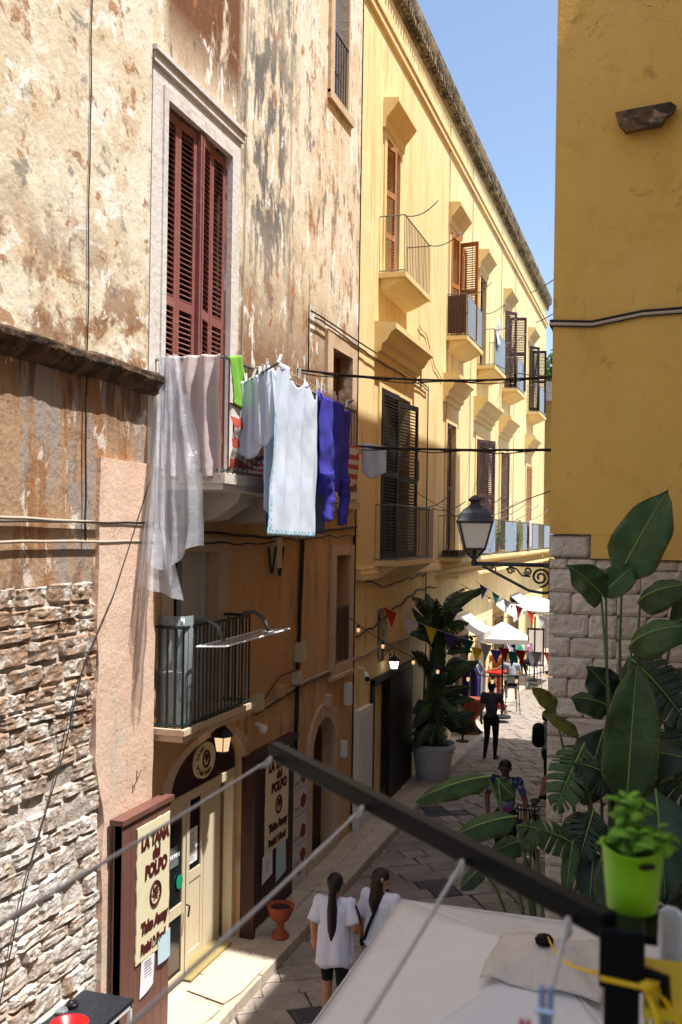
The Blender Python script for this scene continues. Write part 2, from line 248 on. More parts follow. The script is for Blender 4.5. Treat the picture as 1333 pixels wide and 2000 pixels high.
# ------------------------------------------------------------------ geometry helpers
OFF = {}
class MB:
    def __init__(s): s.v = []; s.f = []; s.mi = []; s.k = 0
    def add(s, vs, fs):
        n = len(s.v); s.v += [tuple(p) for p in vs]; s.f += [tuple(n+i for i in f) for f in fs]; s.mi += [s.k]*len(fs); return s
    def box(s, x0, x1, y0, y1, z0, z1):
        if x0 > x1: x0, x1 = x1, x0
        if y0 > y1: y0, y1 = y1, y0
        if z0 > z1: z0, z1 = z1, z0
        return s.add([(x0,y0,z0),(x1,y0,z0),(x1,y1,z0),(x0,y1,z0),(x0,y0,z1),(x1,y0,z1),(x1,y1,z1),(x0,y1,z1)],
              [(0,3,2,1),(4,5,6,7),(0,1,5,4),(1,2,6,5),(2,3,7,6),(3,0,4,7)])
    def obox(s, c, ax, ay, az):      # oriented box: centre and three half axes
        c, ax, ay, az = map(Vector, (c, ax, ay, az))
        vs = [c+ax*i+ay*j+az*k for k in (-1,1) for (i,j) in ((-1,-1),(1,-1),(1,1),(-1,1))]
        return s.add(vs, [(0,3,2,1),(4,5,6,7),(0,1,5,4),(1,2,6,5),(2,3,7,6),(3,0,4,7)])
    def tube(s, pts, r, n=6, cap=True):
        pts = [Vector(p) for p in pts]; rs = r if isinstance(r, (list, tuple)) else [r]*len(pts)
        rings = []; prev = None
        for i, p in enumerate(pts):
            d = (pts[min(i+1, len(pts)-1)]-pts[max(i-1, 0)])
            d = d.normalized() if d.length > 1e-9 else Vector((0,0,1))
            if prev is None:
                a = d.orthogonal().normalized()
            else:
                a = prev - d*prev.dot(d); a = a.normalized() if a.length > 1e-6 else d.orthogonal().normalized()
            prev = a; b = d.cross(a)
            rings.append([p+(a*math.cos(2*math.pi*k/n)+b*math.sin(2*math.pi*k/n))*rs[i] for k in range(n)])
        vs = [q for rg in rings for q in rg]; fs = []
        for i in range(len(pts)-1):
            for k in range(n): fs.append((i*n+k, i*n+(k+1)%n, (i+1)*n+(k+1)%n, (i+1)*n+k))
        if cap: fs += [tuple(range(n-1,-1,-1)), tuple((len(pts)-1)*n+k for k in range(n))]
        return s.add(vs, fs)
    def lathe(s, prof, c=(0,0,0), n=16, sx=1, sy=1, axis='z'):
        c = Vector(c); vs = []; fs = []
        for (r, z) in prof:
            for k in range(n):
                a = 2*math.pi*k/n; p = Vector((r*math.cos(a)*sx, r*math.sin(a)*sy, z))
                if axis == 'x': p = Vector((p.z, p.x, p.y))
                vs.append(c+p)
        m = len(prof)
        for i in range(m-1):
            for k in range(n): fs.append((i*n+k, i*n+(k+1)%n, (i+1)*n+(k+1)%n, (i+1)*n+k))
        fs += [tuple(range(n-1,-1,-1)), tuple((m-1)*n+k for k in range(n))]
        return s.add(vs, fs)
    def prism_y(s, prof, y0, y1):     # profile in (x,z) swept along y
        n = len(prof); vs = [(x,y0,z) for x,z in prof]+[(x,y1,z) for x,z in prof]
        return s.add(vs, [(i,(i+1)%n,n+(i+1)%n,n+i) for i in range(n)]+[tuple(range(n-1,-1,-1)), tuple(range(n,2*n))])
    def prism_x(s, prof, x0, x1):     # outline in (y,z) extruded along x
        n = len(prof); vs = [(x0,y,z) for y,z in prof]+[(x1,y,z) for y,z in prof]
        return s.add(vs, [(i,(i+1)%n,n+(i+1)%n,n+i) for i in range(n)]+[tuple(range(n-1,-1,-1)), tuple(range(n,2*n))])
    def grid(s, P, nu, nv):
        vs = [P(i/nu, j/nv) for j in range(nv+1) for i in range(nu+1)]
        return s.add(vs, [(j*(nu+1)+i, j*(nu+1)+i+1, (j+1)*(nu+1)+i+1, (j+1)*(nu+1)+i) for j in range(nv) for i in range(nu)])
    def mesh(s, name, off=Vector((0,0,0))):
        m = bpy.data.meshes.new(name); m.from_pydata([(a-off.x, b-off.y, c-off.z) for a,b,c in s.v], [], s.f)
        if any(s.mi): m.polygons.foreach_set('material_index', s.mi)
        m.validate(); 
        bm = bmesh.new(); bm.from_mesh(m); bmesh.ops.recalc_face_normals(bm, faces=bm.faces); bm.to_mesh(m); bm.free()
        return m
def setm(me, mats):
    for k in (mats if isinstance(mats, (list, tuple)) else [mats]): me.materials.append(MATS[k])
def obj(name, mb, mats, parent=None, smooth=False, label=None, kind=None):
    off = OFF[parent] if parent else Vector((0,0,0))
    me = mb.mesh(name, off); setm(me, mats)
    if smooth: me.shade_smooth()
    o = bpy.data.objects.new(name, me); COL.objects.link(o)
    if parent: o.parent = parent
    OFF[o] = off
    if label: o['label'] = label
    if kind: o['kind'] = kind
    return o
def inst(name, me, loc, parent, scale=None, rot=None):
    o = bpy.data.objects.new(name, me); COL.objects.link(o); o.parent = parent
    o.location = Vector(loc)-OFF[parent]
    if scale: o.scale = scale
    if rot: o.rotation_euler = rot
    OFF[o] = Vector(loc)
    return o
def thing(name, label, cat, loc=(0,0,0), group=None):
    o = bpy.data.objects.new(name, None); COL.objects.link(o); o.location = loc; o.empty_display_size = .2
    OFF[o] = Vector(loc); return tag(o, label, cat, group)
def tag(o, label, cat, group=None):
    o['label'] = label; o['category'] = cat
    if group: o['group'] = group
    return o
def solo(name, mb, mats, label, cat, base=None, smooth=False, group=None):
    """a thing that is one mesh, its origin at its base"""
    base = Vector(base) if base else Vector(mb.v[0])
    me = mb.mesh(name, base); setm(me, mats)
    if smooth: me.shade_smooth()
    o = bpy.data.objects.new(name, me); COL.objects.link(o); o.location = base; OFF[o] = base
    return tag(o, label, cat, group)
def thick(o, t=.004):
    m = o.modifiers.new('thickness', 'SOLIDIFY'); m.thickness = t; m.offset = 0; return o
def lerp(a, b, t): return a+(b-a)*t
def sag(p0, p1, s, n=14):
    p0, p1 = Vector(p0), Vector(p1)
    return [p0.lerp(p1, i/n)+Vector((0,0,-4*s*(i/n)*(1-i/n))) for i in range(n+1)]
def nz(x, y=0, z=0): return mnoise.noise(Vector((x, y, z)))
XW = -4.85
def wall(mb, x, y0, y1, z0, z1, holes, depth=.28, step=0):
    """street wall in the plane X = x with rectangular openings and their reveals"""
    ys = sorted({y0, y1, *[h[0] for h in holes], *[h[1] for h in holes]}); zs = sorted({z0, z1, *[h[2] for h in holes], *[h[3] for h in holes]})
    ys = [y for y in ys if y0 <= y <= y1]; zs = [z for z in zs if z0 <= z <= z1]
    for a, b in zip(ys, ys[1:]):
        for c, d in zip(zs, zs[1:]):
            m, n = (a+b)/2, (c+d)/2
            if any(h[0] < m < h[1] and h[2] < n < h[3] for h in holes): continue
            mb.add([(x,a,c),(x,b,c),(x,b,d),(x,a,d)], [(0,1,2,3)])
    for (a, b, c, d) in holes:
        q = x-depth
        mb.add([(x,a,c),(q,a,c),(q,a,d),(x,a,d)], [(0,1,2,3)]); mb.add([(x,b,c),(x,b,d),(q,b,d),(q,b,c)], [(0,1,2,3)])
        mb.add([(x,a,d),(q,a,d),(q,b,d),(x,b,d)], [(0,1,2,3)]); mb.add([(x,a,c),(x,b,c),(q,b,c),(q,a,c)], [(0,1,2,3)])
    return mb
def slat_mesh(name, w, d, t, tilt, m):
    b = MB(); c, s = math.cos(tilt), math.sin(tilt)
    b.obox((0,0,0), (d/2*c, 0, -d/2*s), (0, w/2, 0), (t/2*s, 0, t/2*c)); me = b.mesh(name); setm(me, m); return me
def shutter(parent, hinge, width, z0, z1, ang, m, single=True, pitch=.055, mid=(.5,), name='shutter'):
    """louvred leaf: hinge (x,y), ang = direction of the leaf in plan, 0 = along +Y"""
    dy, dx = math.cos(ang), math.sin(ang); H = Vector((hinge[0], hinge[1], 0)); u = Vector((dx, dy, 0)); nn = Vector((dy, -dx, 0))
    b = MB(); st = min(.07, width*.16); th = .02
    def bar(a0, a1, c0, c1): b.obox(H+u*((a0+a1)/2)+Vector((0,0,(c0+c1)/2)), u*((a1-a0)/2), nn*th, Vector((0,0,(c1-c0)/2)))
    bar(0, st, z0, z1); bar(width-st, width, z0, z1)
    rails = [z0, *[lerp(z0, z1, k) for k in mid], z1]
    for k, z in enumerate(rails):
        a, c = (z, z+.10) if k == 0 else ((z-.10, z) if k == len(rails)-1 else (z-.05, z+.05)); bar(st, width-st, a, c)
    leaf = obj(name, b, m, parent)
    sw = width-2*st
    spots = []
    for k in range(len(rails)-1):
        a = rails[k]+(.10 if k == 0 else .05)+pitch*.4; c = rails[k+1]-(.10 if k == len(rails)-2 else .05)-pitch*.2
        z = a
        while z < c: spots.append(z); z += pitch
    if single:
        key = 'slat_%s_%.3f' % (m, sw)
        me = bpy.data.meshes.get(key) or slat_mesh(key, sw, .045, .009, R(38), m)
        for z in spots: inst('slat', me, H+u*(width/2)+Vector((0,0,z)), leaf, rot=(0,0,-ang))
    else:
        sb = MB()
        for z in spots: sb.obox(H+u*(width/2)+Vector((0,0,z)), nn*(.0225*math.cos(R(38)))+Vector((0,0,-.0225*math.sin(R(38)))), u*(sw/2), nn*(.0045*math.sin(R(38)))+Vector((0,0,.0045*math.cos(R(38)))))
        obj('slats', sb, m, leaf, kind='stuff')
    return leaf
def railing(mb, pts, z0, z1, step=.1, r=.007, rail=.014):
    for (a, b) in zip(pts, pts[1:]):
        a, b = Vector((*a, 0)), Vector((*b, 0)); L = (b-a).length; n = max(1, round(L/step))
        for i in range(n+1):
            p = a.lerp(b, i/n); mb.tube([(p.x,p.y,z0),(p.x,p.y,z1)], r, 5, False)
        for z in (z0+.03, z1): mb.tube([(a.x,a.y,z),(b.x,b.y,z)], rail, 5)
def text_mesh(body, size, bold=0.0, depth=.004, space=1.0, shear=0.0, align='CENTER'):
    cu = bpy.data.curves.new('txt', 'FONT'); cu.body = body; cu.size = size; cu.align_x = align; cu.align_y = 'CENTER'; cu.extrude = depth; cu.offset = bold; cu.space_character = space; cu.shear = shear; cu.resolution_u = 3
    o = bpy.data.objects.new('txt', cu); COL.objects.link(o)
    dg = bpy.context.evaluated_depsgraph_get(); dg.update(); me = bpy.data.meshes.new_from_object(o.evaluated_get(dg))
    bpy.data.objects.remove(o); return me
def lettering(name, body, size, loc, parent, m, bold=0.0, rot=0.0, squeeze=1.0, **k):
    """letters on a wall that faces +X"""
    me = text_mesh(body, size, bold, **k); me.materials.clear(); setm(me, m)
    me.transform(Matrix.Rotation(R(90), 4, 'Z') @ Matrix.Rotation(R(90), 4, 'X') @ Matrix.Rotation(rot, 4, 'Z') @ Matrix.Diagonal((squeeze, 1, 1, 1)))
    return inst(name, me, loc, parent)
# ------------------------------------------------------------------ ground, street paving, sidewalk
def sheet(name, x0, x1, y0, y1, z, m, kind='structure'):
    b = MB(); b.add([(x0,y0,z),(x1,y0,z),(x1,y1,z),(x0,y1,z)], [(0,1,2,3)]); o = obj(name, b, m); o['kind'] = kind; return o
ground = sheet('ground', -400, 400, -400, 400, -.05, 'joint_dirt')
street = sheet('street', XW-.3, 9.0, -8, 60, -.012, 'joint_dirt')
def clip(poly, nx, ny, c):         # keep nx*x+ny*y <= c
    out = []
    for i, p in enumerate(poly):
        q = poly[(i+1) % len(poly)]; dp = nx*p[0]+ny*p[1]-c; dq = nx*q[0]+ny*q[1]-c
        if dp <= 0: out.append(p)
        if dp*dq < 0: t = dp/(dp-dq); out.append((p[0]+(q[0]-p[0])*t, p[1]+(q[1]-p[1])*t))
    return out
def slab_piece(mb, poly, z0, z1, gap, bev):
    cx = sum(p[0] for p in poly)/len(poly); cy = sum(p[1] for p in poly)/len(poly)
    def ins(d): 
        r = []
        for x, y in poly:
            l = math.hypot(x-cx, y-cy) or 1; k = max(.2, 1-d*1.2/l); r.append((cx+(x-cx)*k, cy+(y-cy)*k))
        return r
    a, b = ins(gap), ins(gap+bev); n = len(poly)
    vs = [(x,y,z0) for x,y in a]+[(x,y,z1-bev*.6) for x,y in a]+[(x,y,z1) for x,y in b]
    fs = [(i,(i+1)%n,n+(i+1)%n,n+i) for i in range(n)]+[(n+i,n+(i+1)%n,2*n+(i+1)%n,2*n+i) for i in range(n)]+[tuple(range(2*n,3*n))]
    mb.add(vs, fs)
rng = random.Random(11)
ca, sa = math.cos(R(33)), math.sin(R(33)); CW, CH = .54, .34
def cpt(u, v):
    v += .03*nz(u*1.3, round(v/CH)*5.1); return (-2.6+u*ca-v*sa, 18+u*sa+v*ca)
pieces = []
for j in range(-84, 85):
    u = -34.0; r = random.Random(j+900)
    while u < 34:
        l = r.uniform(.32, .68); k = r.uniform(-.04, .04)
        poly = [cpt(u, j*CH), cpt(u+l, j*CH), cpt(u+l+k, (j+1)*CH), cpt(u, (j+1)*CH)]; u += l
        cx = sum(p[0] for p in poly)/4; cy = sum(p[1] for p in poly)/4
        if not (-4.7 < cx < 2.3 and 4 < cy < 44): continue
        poly = clip(poly, -1, 0, 4.185)
        if len(poly) < 3: continue
        pieces.append((cx, cy, poly, rng.random()))
vis = [p for p in pieces if p[0] < -.9 and 8.8 < p[1] < 24.0]; rest = [p for p in pieces if not (p[0] < -.9 and 8.8 < p[1] < 24.0)]
vis.sort(key=lambda p: p[1]); rest += vis[298:]; vis = vis[:298]
dark_spots = [(-3.45, 9.9), (-3.7, 17.9), (-3.15, 25.4), (-3.1, 14.0), (-2.2, 12.3), (-1.9, 20.8)]
for cx, cy, poly, r in vis:
    b = MB(); slab_piece(b, poly, -.03, rng.uniform(-.005,.009), .011, .014)
    dark = any(abs(cx-a) < .30 and abs(cy-c) < .26 for a, c in dark_spots)
    o = obj('paving_stone', b, 'basalt_slab' if dark else 'flagstone', street)
b = MB()
for cx, cy, poly, r in rest: slab_piece(b, poly, -.03, rng.uniform(-.005,.009), .011, .014)
obj('paving_stones', b, 'flagstone', street, kind='stuff')
SWZ = .12
side = MB(); side.box(XW-.3, -4.2, -8, 47, -.03, SWZ-.014); sidewalk = obj('sidewalk', side, 'joint_dirt'); sidewalk['kind'] = 'structure'
y = 5.0
while y < 44:
    l = rng.uniform(.7, 1.25); b = MB(); slab_piece(b, [(-4.53,y),(-4.185,y),(-4.185,y+l),(-4.53,y+l)], -.02, SWZ+rng.uniform(-.004,.006), .004, .016)
    obj('kerb_stone', b, 'sidewalk_stone', sidewalk); y += l
y = 4.7
while y < 44:
    l = rng.uniform(.45, .95); b = MB(); slab_piece(b, [(XW-.28,y),(-4.53,y),(-4.53,y+l),(XW-.28,y+l)], 0, SWZ+rng.uniform(-.005,.004), .005, .01)
    dark = abs(y-13.4) < .3
    obj('paving_stone', b, 'basalt_slab' if dark else 'sidewalk_stone', sidewalk); y += l
# ------------------------------------------------------------------ the weathered house on the left
A = thing('weathered_house', 'weathered cream and orange plaster house with red shutters and laundry balcony on the left', 'house', (XW, 10, 0))
YJ = 15.88
shell = MB(); shell.box(XW-7, XW-.30, 1.0, YJ, -.02, 16.6); obj('dark_backing', shell, 'dark_interior', A)  # solid near-black backing, keeps light from leaking and darkens the openings
roof = MB(); roof.box(XW-7.1, XW-.005, .9, YJ-.01, 16.6, 16.8); obj('roof', roof, 'cornice_stone', A)
XL = XW+.06
b = MB(); wall(b, XL, 1.0, 8.67, 6.55, 16.6, []); b.box(XL-.3, XL-.005, 8.63, 8.67, 6.55, 16.6); obj('upper_plaster', b, 'plaster_cream', A)
b = MB(); wall(b, XL-.02, 1.0, 8.78, 4.62, 6.56, []); obj('streaked_plaster', b, 'plaster_rust', A)
b = MB(); b.grid(lambda u, v: (XL-.035+.03*nz(lerp(1,7.9,u)*4, v*20)+.015*nz(u*60, v*60), lerp(1.0,7.95,u), lerp(-.02,4.68,v)), 90, 60); mortar = obj('rubble_wall', b, 'rubble_mortar', A, True)
# plaster pilaster with a hand-trowelled wavering edge
pl = []
n = 40
for i in range(n+1):
    z = lerp(.0, 5.74, i/n); pl.append((8.84+.03*nz(z*1.1, 3)+.012*nz(z*5, 9)-.05*max(0, min(1, (1.2-z)))+.02*(z/5.7), z))
lf = []
for i in range(n+1):
    z = lerp(5.74, .0, i/n); lf.append((7.80+.035*nz(z*2.2, 31)+.012*nz(z*9, 2)+(.14 if z < 3.0 else 0)*min(1, (3.0-z)*2), z))
b = MB(); b.prism_x(pl+lf, XL-.25, XL+.022); obj('pilaster', b, 'plaster_pink', A)
b = MB()
def ledge_p(u, v):
    yy = lerp(1.0, 8.84, u); a = v*4
    prof = [(0,6.42),(.09,6.47),(.16,6.54),(.165,6.60),(.0,6.66)]
    k = min(3, int(a)); f = a-k; x = lerp(prof[k][0], prof[k+1][0], f); z = lerp(prof[k][1], prof[k+1][1], f)
    return (XL-.01+x*(1+.14*nz(yy*1.4, v*2))+.012*nz(yy*7, v*6)*(x > 0), yy, z+.025*nz(yy*1.2, 5)+.010*nz(yy*9, v*5))
b.grid(ledge_p, 150, 16); n0 = len(b.v); b.add([ledge_p(1, k/16) for k in range(17)], [tuple(range(17))])
obj('ledge', b, 'ledge_stone', A, True)
# rubble stones: eight knobbly shapes, each stone its own piece
stones = []
for k in range(9):
    sb = MB(); r = random.Random(k+40)
    def sp(u, v, k=k):
        a, c = u*2-1, v*2-1; e = max(abs(a), abs(c)); bulge = (1-abs(a)**6)*(1-abs(c)**5)
        x = -.5+1.0*min(1, bulge*2.2)+.36*nz(a*1.7+k*9, c*1.7, k)*bulge+.18*nz(a*4+k*3, c*4, k)*bulge
        return (x, a*.5*(1+.10*nz(c*2, k*7)), c*.5*(1+.16*nz(a*2, k*5)))
    sb.grid(sp, 10, 7); me = sb.mesh('rubble_stone_shape'); setm(me, 'rubble_stone'); stones.append(me)
z = .02; rr = random.Random(5); ns = 0
while z < 4.62:
    h = rr.uniform(.125, .215); yend = 7.80+(.12 if z < 3 else 0)+rr.uniform(-.05,.03)
    yy = 5.3+rr.uniform(-.2,.1)
    while yy < yend:
        l = min(rr.uniform(.20,.50), yend-yy)
        if yend-yy-l < .10: l = yend-yy
        if rr.random() > .05 and l > .05 and ns < 298:
            inst('stone', rr.choice(stones), (XL-.02+rr.uniform(-.018,.012), yy+l/2, z+h/2+.012*nz(yy*3, z)), mortar, (rr.uniform(.038,.062), l*1.02, h*1.0), (rr.uniform(-.05,.05), 0, rr.uniform(-.04,.04))); ns += 1
        yy += l
    z += h
# right part of the house: upper plaster and lower orange plaster
red_open = (9.02, 10.60, 5.66, 9.46)
b = MB(); wall(b, XW, 8.5, YJ, 5.30, 16.6, [red_open, (14.30, 15.22, 11.75, 14.6), (14.42, 15.42, 5.66, 7.92)]); obj('stained_plaster', b, 'plaster_stain', A)
b = MB(); wall(b, XW-.004, 8.78, YJ, -.02, 5.30, [(9.35, 10.50, 3.12, 4.86), (14.78, 15.52, 3.02, 4.74), (9.36, 11.30, -.02, 2.74), (13.82, 14.92, -.02, 2.30)], .29); obj('orange_plaster', b, 'plaster_orange', A)
# stone surround of the tall red door
F = MB(); x1 = XW+.045
F.box(XW, x1, 8.72, 9.02, 5.66, 9.46); F.box(XW, x1, 10.60, 10.86, 5.66, 9.46); F.box(XW, x1, 8.72, 10.86, 9.462, 9.70)
F.box(XW, x1+.03, 8.70, 10.90, 9.702, 9.80); F.box(XW, x1+.06, 8.68, 10.94, 9.802, 9.85); F.box(XW, x1+.02, 8.93, 9.022, 5.66, 9.56); F.box(XW, x1+.02, 10.598, 10.70, 5.66, 9.56); F.box(XW, x1+.021, 9.023, 10.597, 9.44, 9.561)
df = obj('door_frame', F, 'frame_stone', A)
xs = XW-.045
shutter(A, (xs, 9.03), .375, 5.68, 9.42, 0, 'red_shutter', pitch=.056, mid=(.48,))
shutter(A, (xs, 9.41), .38, 5.68, 9.42, R(4), 'red_shutter', pitch=.056, mid=(.48,))
shutter(A, (xs+.07, 9.86), .36, 5.68, 9.42, R(-11), 'red_shutter', pitch=.056, mid=(.48,))
shutter(A, (xs, 10.225), .365, 5.68, 9.42, 0, 'red_shutter', pitch=.056, mid=(.48,))
b = MB(); b.box(xs-.03, xs+.09, 9.80, 9.84, 5.68, 9.42); obj('shutter_edge', b, 'red_shutter', A)
# top window with grey roller shutter
b = MB(); b.box(XW-.22, XW-.19, 14.30, 15.22, 11.75, 14.6)
for k in range(48): b.box(XW-.192, XW-.178, 14.31, 15.21, 11.78+k*.058, 11.78+k*.058+.046)
tw = obj('roller_shutter', b, 'grey_shutter', A)
b = MB(); railing(b, [(XW-.02,14.32),(XW-.02,15.2)], 11.80, 12.80, .13, .009); obj('window_railing', b, 'iron_dark', A)
b = MB(); b.box(XW, XW+.05, 14.12, 14.30, 11.70, 14.6); b.box(XW-.27, XW-.003, 15.17, 15.218, 11.76, 14.6); b.box(XW-.02, XW+.06, 14.12, 15.32, 11.62, 11.75); obj('window_frame', b, 'frame_stone_warm', A)
# door onto the far end of the laundry balcony
b = MB(); b.box(XW, XW+.06, 14.16, 14.42, 5.6, 7.92); b.box(XW, XW+.06, 15.42, 15.68, 5.6, 7.92); b.box(XW, XW+.06, 14.16, 15.68, 7.921, 8.16); b.box(XW, XW+.12, 14.10, 15.74, 5.48, 5.60); obj('door_frame', b, 'frame_stone_warm', A)
b = MB(); b.box(XW-.22, XW-.18, 14.42, 15.42, 5.66, 7.92)
for yy in (14.44, 14.90, 15.34): b.box(XW-.179, XW-.15, yy, yy+.07, 5.66, 7.92)
obj('balcony_door', b, 'wood_panel', A)
# upper window far right: cream framed, half height railing
b = MB(); b.box(XW, XW+.05, 14.58, 14.78, 2.86, 4.90); b.box(XW, XW+.05, 15.52, 15.70, 2.86, 4.90); b.box(XW, XW+.05, 14.781, 15.519, 4.74, 4.90); b.box(XW, XW+.08, 14.55, 15.73, 2.80, 2.86); b.box(XW, XW+.05, 14.781, 15.519, 2.861, 3.02); obj('window_frame', b, 'frame_stone_warm', A)
b = MB(); b.box(XW-.24, XW-.2, 14.78, 15.52, 3.02, 4.74); wdw = obj('window', b, 'wood_dark', A)
for k in range(2):
    b = MB(); b.box(XW-.199, XW-.19, 14.82+k*.36, 15.12+k*.36, 3.1, 4.66); obj('pane', b, 'glass_dark', wdw)
b = MB(); railing(b, [(XW+.02,14.8),(XW+.02,15.5)], 3.04, 3.9, .09, .008); obj('window_railing', b, 'iron_dark', A)
# laundry balcony
BX = -4.06; BY0, BY1 = 8.86, 13.3
b = MB(); b.box(XW, BX+.04, BY0-.04, BY1+.04, 5.56, 5.66); b.box(XW, BX+.01, BY0-.01, BY1+.01, 5.50, 5.559); balc = obj('balcony_slab', b, 'balcony_marble', A)
for (ya, yb) in ((9.72, 10.10), (10.75, 11.75), (12.7, 13.1)):
    b = MB(); b.prism_y([(XW,5.50),(BX-.18,5.50),(BX-.22,5.40),(BX-.5,5.22),(XW,5.18)], ya, yb); obj('balcony_console', b, 'balcony_marble', A)
b = MB(); railing(b, [(XW,BY0),(BX,BY0),(BX,BY1),(XW,BY1)], 5.66, 6.79, .12, .009, .016); obj('balcony_railing', b, 'iron_grey', A)
# small lower balcony
SX = -4.50; S0, S1 = 8.95, 10.62
b = MB(); b.box(XW, SX+.05, S0-.06, S1+.06, 3.06, 3.12); b.box(XW, SX+.02, S0-.03, S1+.03, 2.99, 3.059); obj('balcony_slab', b, 'frame_stone_warm', A)
b = MB(); railing(b, [(XW,S0),(SX,S0),(SX,S1),(XW,S1)], 3.12, 4.13, .095, .012, .018); obj('balcony_railing', b, 'iron_green', A)
b = MB(); b.box(XW-.26, XW-.22, 9.35, 9.90, 3.12, 4.86); obj('balcony_door', b, 'dark_interior', A)  # near-black sheet, the room's shade painted where the leaf would be
b = MB(); b.box(XW-.23, XW-.16, 9.90, 9.98, 3.12, 4.86); b.box(XW-.23, XW-.19, 9.98, 10.50, 3.12, 4.86); b.box(XW-.189, XW-.16, 10.42, 10.50, 3.12, 4.86); obj('balcony_door', b, 'menu_grey', A)
b = MB(); b.box(XW, XW+.03, 9.12, 9.35, 3.10, 4.86); b.box(XW, XW+.03, 10.50, 10.74, 3.10, 4.86); b.box(XW, XW+.03, 9.12, 10.74, 4.861, 5.02); obj('door_frame', b, 'frame_stone_warm', A)
# shop front: arched dark fascia, cream door frame and leaves
def arch(y0, y1, z0, zs, zt, n=18):
    pts = [(y0, z0), (y1, z0)]
    for i in range(n+1):
        a = math.pi*i/n; pts.append(((y0+y1)/2+(y1-y0)/2*math.cos(a), zs+(zt-zs)*math.sin(a)))
    return pts
b = MB(); yy0, yy1 = 9.36, 11.30
for i in range(15):
    a0, a1 = math.pi*i/15, math.pi*(i+1)/15
    q = lambda a, k: ((yy0+yy1)/2+(yy1-yy0)/2*(1+k)*math.cos(a), 2.32+(.44+k*.5)*math.sin(a))
    p = [q(a0,0), q(a0,.17), q(a1,.17), q(a1,0)]; b.prism_x(p, XW-.02, XW+.03)
obj('stone_arch', b, 'frame_stone_warm', A)
b = MB()
top = [(9.36, 2.74)]+[((9.36+11.30)/2-(11.30-9.36)/2*math.cos(math.pi*i/16), 2.32+.44*math.sin(math.pi*i/16)) for i in range(17)]+[(11.30, 2.74)]
top2 = [(y_, min(z_, 2.739)) for y_, z_ in top]; b.prism_x(top2, XW-.28, XW-.006); obj('arch_spandrel', b, 'plaster_orange', A)
b = MB(); b.prism_x(arch(9.38, 11.28, 2.20, 2.31, 2.735), XW-.16, XW-.10); fas = obj('shop_fascia', b, 'sign_dark', A)
b = MB(); b.box(XW-.2, XW-.08, 9.38, 9.46, SWZ, 2.20); b.box(XW-.2, XW-.08, 11.20, 11.28, SWZ, 2.20); b.box(XW-.2, XW-.08, 9.461, 11.199, 2.10, 2.199); b.box(XW-.19, XW-.09, 9.98, 10.05, SWZ, 2.099); sf = obj('shop_door_frame', b, 'cream_paint', A)
def glazed_leaf(y0, y1, x, zmid, parent):
    b = MB(); w = .07
    b.box(x-.02, x+.02, y0, y0+w, SWZ+.03, 2.09); b.box(x-.02, x+.02, y1-w, y1, SWZ+.03, 2.09)
    for (a, c) in ((SWZ+.03, SWZ+.13), (zmid-.06, zmid+.06), (2.0, 2.09)): b.box(x-.019, x+.019, y0+w, y1-w, a, c)
    lf_ = obj('shop_door', b, 'cream_paint', parent)
    b = MB(); b.box(x-.006, x+.006, y0+w, y1-w, zmid+.06, 2.0); obj('pane', b, 'glass_dark', lf_)
    b = MB(); b.box(x-.008, x+.008, y0+w, y1-w, SWZ+.13, zmid-.06); obj('lower_panel', b, 'glass_dark' if zmid < 1 else 'cream_paint', lf_); return lf_
d1 = glazed_leaf(9.47, 9.97, XW-.12, .95, A); d2 = glazed_leaf(10.10, 10.72, XW-.26, 1.12, A)
b = MB(); b.box(XW-.27, XW-.24, 10.73, 11.19, SWZ, 2.09); obj('side_panel', b, 'cream_paint', A)
b = MB(); b.tube([(XW-.06,9.93,.98),(XW-.02,9.93,.97),(XW-.02,9.90,.86)], .012, 6); obj('door_handle', b, 'iron_dark', d1)
b = MB(); b.lathe([(.0,0),(.075,0),(.075,.006),(0,.006)], (XW-.099,9.83,1.26), 14, axis='x'); obj('sticker', b, 'teal_sticker', d1)
b = MB(); b.box(XW-.105, XW-.098, 9.60, 9.80, 1.46, 1.68); sn = obj('paper_notice', b, 'jar_glass', d1)
lettering('notice_text', 'PAWN', .075, (XW-.094,9.70,1.57), sn, 'paper')
b = MB(); b.box(XW-.249, XW-.243, 10.22, 10.56, 1.26, 1.66); pn = obj('paper_notice', b, 'paper', d2)
b = MB()
for k in range(11): b.box(XW-.2425, XW-.2415, 10.25, 10.25+.28*random.uniform(.7,1), 1.30+k*.031, 1.306+k*.031)
obj('notice_print', b, 'menu_ink', pn)
# arched wooden house door beyond the shop
b = MB(); b.prism_x(arch(13.83, 14.91, 0, 1.80, 2.28), XW-.24, XW-.2); hd = obj('house_door', b, 'wood_dark', A)
b = MB(); b.box(XW-.199, XW-.18, 13.95, 14.30, .25, 1.0); b.box(XW-.199, XW-.18, 14.42, 14.78, .25, 1.0); b.box(XW-.199, XW-.18, 13.95, 14.30, 1.12, 1.8); b.box(XW-.199, XW-.18, 14.42, 14.78, 1.12, 1.8); obj('door_panel', b, 'wood_dark', hd)
b = MB()
for i in range(13):
    a0, a1 = math.pi*i/13, math.pi*(i+1)/13
    q = lambda a, k: (14.37+.55*(1+k)*math.cos(a), 1.8+(.5+k*.55)*math.sin(a))
    b.prism_x([q(a0,-.03), q(a0,.36), q(a1,.36), q(a1,-.03)], XW-.02, XW+.035)
b.box(XW-.02, XW+.035, 13.62, 13.83, SWZ, 1.80); b.box(XW-.02, XW+.035, 14.91, 15.12, SWZ, 1.80); obj('stone_arch', b, 'frame_stone_warm', A)
top = [(13.82, 2.30)]+[(14.37-.55*math.cos(math.pi*i/14), 1.8+.49*math.sin(math.pi*i/14)) for i in range(15)]+[(14.92, 2.30)]
